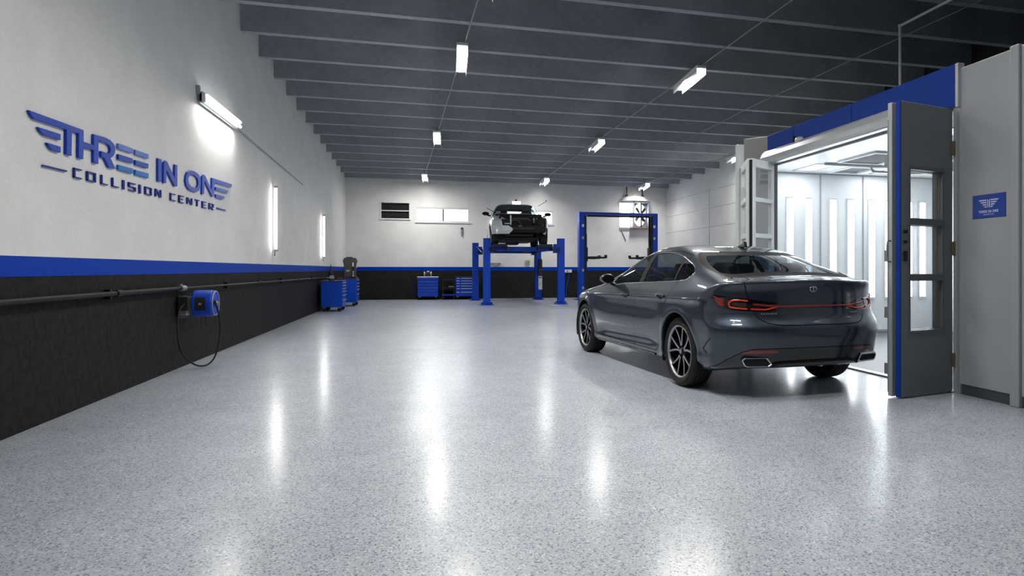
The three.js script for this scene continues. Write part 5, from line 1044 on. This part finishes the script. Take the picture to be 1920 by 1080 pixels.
{ // black machine on the corner chest
  const o = thing('shop_machine', 'tall black machine with a tapered hood on the corner chest', 'machine', [-2.12, 0.86, -21.85]);
  mesh('base', bx(-0.2, 0.2, 0, 0.05, -0.18, 0.18, 0.015), M.blackPlastic, o);
  mesh('column', polyExtrude([[-0.16, 0], [0.16, 0], [0.17, 0.36], [0.2, 0.5], [0.16, 0.58], [-0.16, 0.58], [-0.2, 0.5], [-0.17, 0.36]], 0.3, 0.012).translate(0, 0.04, -0.15), M.greyPlastic, o);
  mesh('top_cap', bx(-0.11, 0.06, 0.61, 0.65, -0.1, 0.1, 0.015), M.blackPlastic, o);
  mesh('label', bx(-0.10, 0.0, 0.2, 0.25, 0.162, 0.166, 0.001), M.galv, o);
  mesh('switch_strip', bx(0.08, 0.115, 0.36, 0.48, 0.16, 0.168, 0.002), M.whitePlastic, o);
  mesh('recess', bx(0.06, 0.14, 0.1, 0.34, 0.158, 0.165, 0.004), M.rubber, o);
  mesh('chuck', [cyl([0.1, 0.1, 0.2], [0.1, 0.22, 0.2], 0.025, 0.04, 18), cyl([0.1, 0.05, 0.2], [0.1, 0.1, 0.2], 0.05, 0.05, 18)], M.steel, o);
  mesh('side_knob', new THREE.SphereGeometry(0.025, 14, 10).translate(0.2, 0.34, 0.1), M.chrome, o);
}
{ // vice and bottle on the front chest
  const o = thing('bench_vice', 'small steel bench vice on the left-wall tool chest', 'vice', [-2.33, 0.83, -19.2]);
  mesh('base', cyl([0, 0, 0], [0, 0.04, 0], 0.07, 0.06, 20), M.darkmetal, o); mesh('fixed_jaw', bx(-0.05, 0.05, 0.03, 0.13, -0.06, -0.01, 0.01), M.galv, o); mesh('sliding_jaw', bx(-0.05, 0.05, 0.03, 0.13, 0.03, 0.07, 0.01), M.galv, o);
  mesh('screw', cyl([0, 0.07, -0.05], [0, 0.07, 0.16], 0.014, 0.014, 12), M.steel, o); mesh('handle_bar', cyl([-0.09, 0.07, 0.15], [0.09, 0.07, 0.15], 0.008, 0.008, 10), M.steel, o);
  const b = thing('spray_bottle', 'tall slim dark bottle behind the vice on the chest', 'bottle', [-2.42, 0.83, -19.75]);
  mesh('bottle_body', lathe([[0, 0], [0.055, 0], [0.06, 0.02], [0.06, 0.2], [0.045, 0.26], [0.02, 0.3], [0.018, 0.38], [0, 0.38]], 28), M.blackPlastic, b); mesh('nozzle', cyl([0, 0.38, 0], [0, 0.44, 0], 0.012, 0.006, 12), M.rubber, b);
}
// ================================================================ air pipe and hose reel on the left wall
{
  const o = thing('air_pipe', 'long black air pipe running along the dark lower left wall', 'pipe'), x = XL + 0.055, y = 0.915;
  mesh('pipe_run', cyl([x, y, 2.5], [x, y, -8.55], 0.021, 0.021, 18), M.pipeBlack, o); mesh('pipe_run', cyl([x, y, -8.55], [x, y - 0.02, -21], 0.013, 0.013, 14), M.pipeBlack, o);
  for (const z of [-1.2, -6.9, -12.3, -16]) mesh('coupling', cyl([x, y, z - 0.06], [x, y, z + 0.06], z > -8 ? 0.029 : 0.019, z > -8 ? 0.029 : 0.019, 18), M.pipeBlack, o);
  for (const z of [-2.5, -6.75, -10.4, -14.2, -18]) mesh('pipe_clamp', bx(XL + 0.0065, x, y - 0.05, y + 0.04, z - 0.02, z + 0.02, 0.006), M.pipeBlack, o);
  mesh('valve_tee', [cyl([x, y, -8.62], [x, y, -8.48], 0.032, 0.032, 18), cyl([x, y + 0.05, -8.5], [x, y, -8.5], 0.018, 0.018, 12)], M.galv, o);
}
{
  const o = thing('hose_reel', 'blue hose reel with a hanging black hose loop on the left wall', 'hose reel', [XL + 0.007, 0.733, -8.72]);
  mesh('wall_bracket', [bx(0, 0.02, -0.17, 0.09, -0.09, 0.2, 0.006), bx(0, 0.14, -0.05, 0.05, -0.04, 0.04, 0.01)], M.pipeBlack, o);
  mesh('inlet_block', bx(0.02, 0.1, -0.13, -0.04, 0.1, 0.2, 0.01), M.galv, o);
  mesh('hose_guide', bx(0.02, 0.14, -0.07, 0.09, 0.13, 0.26, 0.02), M.rubber, o);
  const ax = (a) => a.rotateZ(-Math.PI / 2);
  mesh('drum', ax(lathe([[0, 0.12], [0.13, 0.12], [0.15, 0.125], [0.155, 0.14], [0.155, 0.31], [0.148, 0.335], [0.13, 0.345]], 48)), M.liftBlue, o);
  mesh('face_disc', ax(lathe([[0, 0.325], [0.05, 0.325], [0.06, 0.335], [0.11, 0.335], [0.13, 0.346], [0.13, 0.33]], 48)), M.chestBlue, o);
  mesh('rim_ring', ax(new THREE.TorusGeometry(0.14, 0.007, 8, 48).rotateX(Math.PI / 2).translate(0, 0.342, 0)), M.galv, o);
  mesh('hub', ax(lathe([[0, 0.37], [0.022, 0.37], [0.03, 0.355], [0.03, 0.32]], 24)), M.brass, o);
  const lab = new THREE.CylinderGeometry(0.1565, 0.1565, 0.11, 24, 1, true, -0.5, 1.0).rotateZ(-Math.PI / 2).translate(0.22, 0, 0); mesh('drum_label', lab, M.rubber, o);
  mesh('label_emblem', bx(0.205, 0.235, -0.012, 0.012, 0.155, 0.158), M.galv, o);
  mesh('hose', tube([[0.10, 0.02, 0.24], [0.07, -0.08, 0.36], [0.075, -0.30, 0.41], [0.10, -0.52, 0.37], [0.18, -0.68, 0.22], [0.27, -0.71, 0.1], [0.34, -0.62, 0.02], [0.375, -0.40, -0.03], [0.38, -0.2, -0.02], [0.36, -0.05, 0.02], [0.345, 0.03, 0.06]], 0.0095, 120, 10), M.rubber, o);
  for (const [z, l] of [[0.1, 0.12], [-0.06, 0.11]]) mesh('strap_hook', tube([[0.22, -0.15, z], [0.22, -0.15 - l, z], [0.23, -0.17 - l, z - 0.02]], 0.005, 14, 6), M.darkmetal, o);
}
// ================================================================ back wall fittings
{
  const [x0, x1, y0, y1] = WIN.fan, w = struct('window_3'), xm = 8.28;
  mesh('window_frame', [bx(x0, x0 + 0.04, y0, y1, ZB - 0.12, ZB + 0.01, 0.006), bx(x0, x1, y1 - 0.04, y1, ZB - 0.12, ZB - 0.02, 0.006), bx(x0, x1, y0, y0 + 0.04, ZB - 0.12, ZB - 0.02, 0.006), bx(xm - 0.02, xm + 0.02, y0, y1, ZB - 0.12, ZB - 0.0, 0.006)], M.whitePlastic, w);
  mesh('pane', bx(x0 + 0.04, xm - 0.02, y0 + 0.04, y1 - 0.04, ZB - 0.073, ZB - 0.069), M.pane, w);
  const o = thing('exhaust_fan', 'boxed wall exhaust fan with white blades in the bright window at right', 'fan', [0, 0, 0]);
  const zc = ZB + 0.14, cx = (xm + x1) / 2, cy = (y0 + y1) / 2;
  mesh('fan_box', [bx(xm - 0.01, xm + 0.06, y0 - 0.02, y1, ZB + 0.01, ZB + 0.28, 0.006), bx(x1 - 0.05, x1 + 0.02, y0 - 0.02, y1, ZB + 0.01, ZB + 0.28, 0.006), bx(xm, x1, y1 - 0.05, y1, ZB + 0.01, ZB + 0.28, 0.006)], M.galv, o);
  mesh('back_panel', polyExtrude([[xm + 0.06, y0], [x1 - 0.05, y0], [x1 - 0.05, y1], [xm + 0.06, y1]], 0.02, 0, [Array.from({ length: 28 }, (_, i) => { const a = -i / 28 * Math.PI * 2; return [cx + 0.27 * Math.cos(a), cy + 0.46 * Math.sin(a)]; })]).translate(0, 0, ZB + 0.02), M.conduit, o);
  for (let k = 0; k < 4; k++) { const a = Math.PI / 4 + k * Math.PI / 2, bl = mesh('blade', polyExtrude([[0.04, -0.03], [0.2, -0.075], [0.28, -0.04], [0.27, 0.04], [0.05, 0.03]], 0.008, 0.002).rotateX(0.35).rotateZ(a), M.darkmetal, o); bl.position.set(cx, cy, zc); bl.scale.y = 1.35; }
  mesh('hub', cyl([cx, cy, zc - 0.04], [cx, cy, zc + 0.06], 0.06, 0.05, 20), M.galv, o);
  mesh('guard_bar', [bx(cx - 0.03, cx + 0.03, y0, y1, ZB + 0.25, ZB + 0.265), bx(xm + 0.06, x1 - 0.05, cy - 0.02, cy + 0.02, ZB + 0.234, ZB + 0.249)], M.darkmetal, o);
  mesh('shelf', bx(xm - 0.05, x1 + 0.03, y0 - 0.06, y0 - 0.02, ZB + 0.005, ZB + 0.34, 0.006), std({ color: 0x7a5b4c, roughness: 0.7 }), o);
  mesh('hood', lathe([[0.0, 0.22], [0.28, 0.2], [0.42, 0.12], [0.5, 0.0], [0.48, 0.0]], 40).scale(1.2, 1, 0.4).translate(8.38, y1 + 0.02, ZB + 0.21), M.whitePlastic, o);
  for (const x of [8.05, 8.72]) mesh('hanger_rod', [bx(x - 0.05, x + 0.05, y1 + 0.2, y1 + 0.28, ZB + 0.1, ZB + 0.2, 0.01), bx(x - 0.02, x + 0.02, y1 + 0.26, joistY(ZB) + 0.02, ZB + 0.13, ZB + 0.17)], M.darkmetal, o);
  mesh('wall_brace', [cyl([x0 + 0.1, y0 - 0.1, ZB + 0.02], [x0 + 0.3, y0 - 0.55, ZB + 0.02], 0.02, 0.02, 10), bx(x0 + 0.02, x0 + 0.5, y0 - 0.14, y0 - 0.02, ZB + 0.005, ZB + 0.03, 0.005)], M.conduit, o);
}
{ // flood lamp seen over the raised car, slim tube beside it, pipe stub, socket box, small shelf rail
  const o = thing('flood_lamp', 'bright flood lamp on the back wall over the raised car roof', 'lamp', [3.57, 3.70, ZB]);
  mesh('lamp_bracket', bx(-0.02, 0.02, 0.02, 0.16, 0.005, 0.1, 0.005), M.darkmetal, o); mesh('lamp_body', bx(-0.16, 0.16, -0.08, 0.06, 0.06, 0.14, 0.02), M.darkmetal, o); mesh('lamp_face', bx(-0.165, 0.165, -0.085, 0.065, 0.138, 0.15, 0.005), M.glowTube, o);
  rectLight(o, 0.28, 0.11, 20, [3.57, 3.69, ZB + 0.16], [3.57, 2.6, ZB + 2]);
  const t = thing('slim_wall_tube', 'slim slanting tube light on the back wall right of the raised car', 'light', [4.6, 3.74, ZB + 0.05]);
  mesh('slim_tube', cyl([-0.16, -0.1, 0], [0.12, 0.07, 0], 0.018, 0.018, 12), M.whitePlastic, t); mesh('tube_clip', new THREE.SphereGeometry(0.035, 14, 10).translate(0.15, 0.09, 0), M.galv, t); mesh('wall_clip', bx(-0.02, 0.02, -0.03, 0.01, -0.05, 0.0), M.galv, t);
  const s = thing('pipe_stub', 'short grey upright pipe on the back wall below the long window', 'pipe', [1.498, 2.41, ZB + 0.04]);
  mesh('stub', cyl([0, 0, 0], [0, 0.25, 0], 0.035, 0.035, 14), M.conduit, s); mesh('stub_cap', cyl([0, 0.25, 0], [0, 0.31, 0], 0.03, 0.045, 14), M.darkmetal, s); mesh('stub_clip', bx(-0.05, 0.05, 0.1, 0.14, -0.04, 0.0, 0.005), M.conduit, s);
  const b = thing('socket_box', 'white socket box with a blue lead on the back wall between the lifts', 'socket', [5.65, 1.06, ZB]);
  mesh('box', bx(-0.14, 0.14, -0.06, 0.06, 0.004, 0.08, 0.012), M.whitePlastic, b); mesh('socket', bx(-0.08, -0.01, -0.03, 0.03, 0.078, 0.086, 0.004), M.galv, b); mesh('lead', tube([[0.05, -0.05, 0.05], [0.0, -0.3, 0.06], [-0.08, -0.7, 0.07], [-0.1, -1.03, 0.09]], 0.012, 30, 8), M.chestBlue, b);
  const r = thing('shelf_rail', 'small grey rail on the back wall behind the four-post lift', 'rail', [2.78, 1.357, ZB]);
  mesh('rail', bx(-0.2, 0.2, -0.02, 0.02, 0.03, 0.08, 0.006), M.conduit, r); mesh('rail_bracket', [bx(-0.16, -0.13, -0.04, 0.02, 0.003, 0.04), bx(0.13, 0.16, -0.04, 0.02, 0.003, 0.04)], M.conduit, r);
  const c = thing('control_box', 'small beige control box on the back wall behind the lift post', 'box', [4.02, 1.42, ZB]);
  mesh('enclosure', bx(-0.09, 0.09, -0.07, 0.07, 0.003, 0.09, 0.01), std({ color: 0xb5ad92, roughness: 0.5 }), c); mesh('button', cyl([0.02, 0.0, 0.09], [0.02, 0.0, 0.105], 0.02, 0.02, 14), M.darkmetal, c);
}

renderer.render(scene, camera);
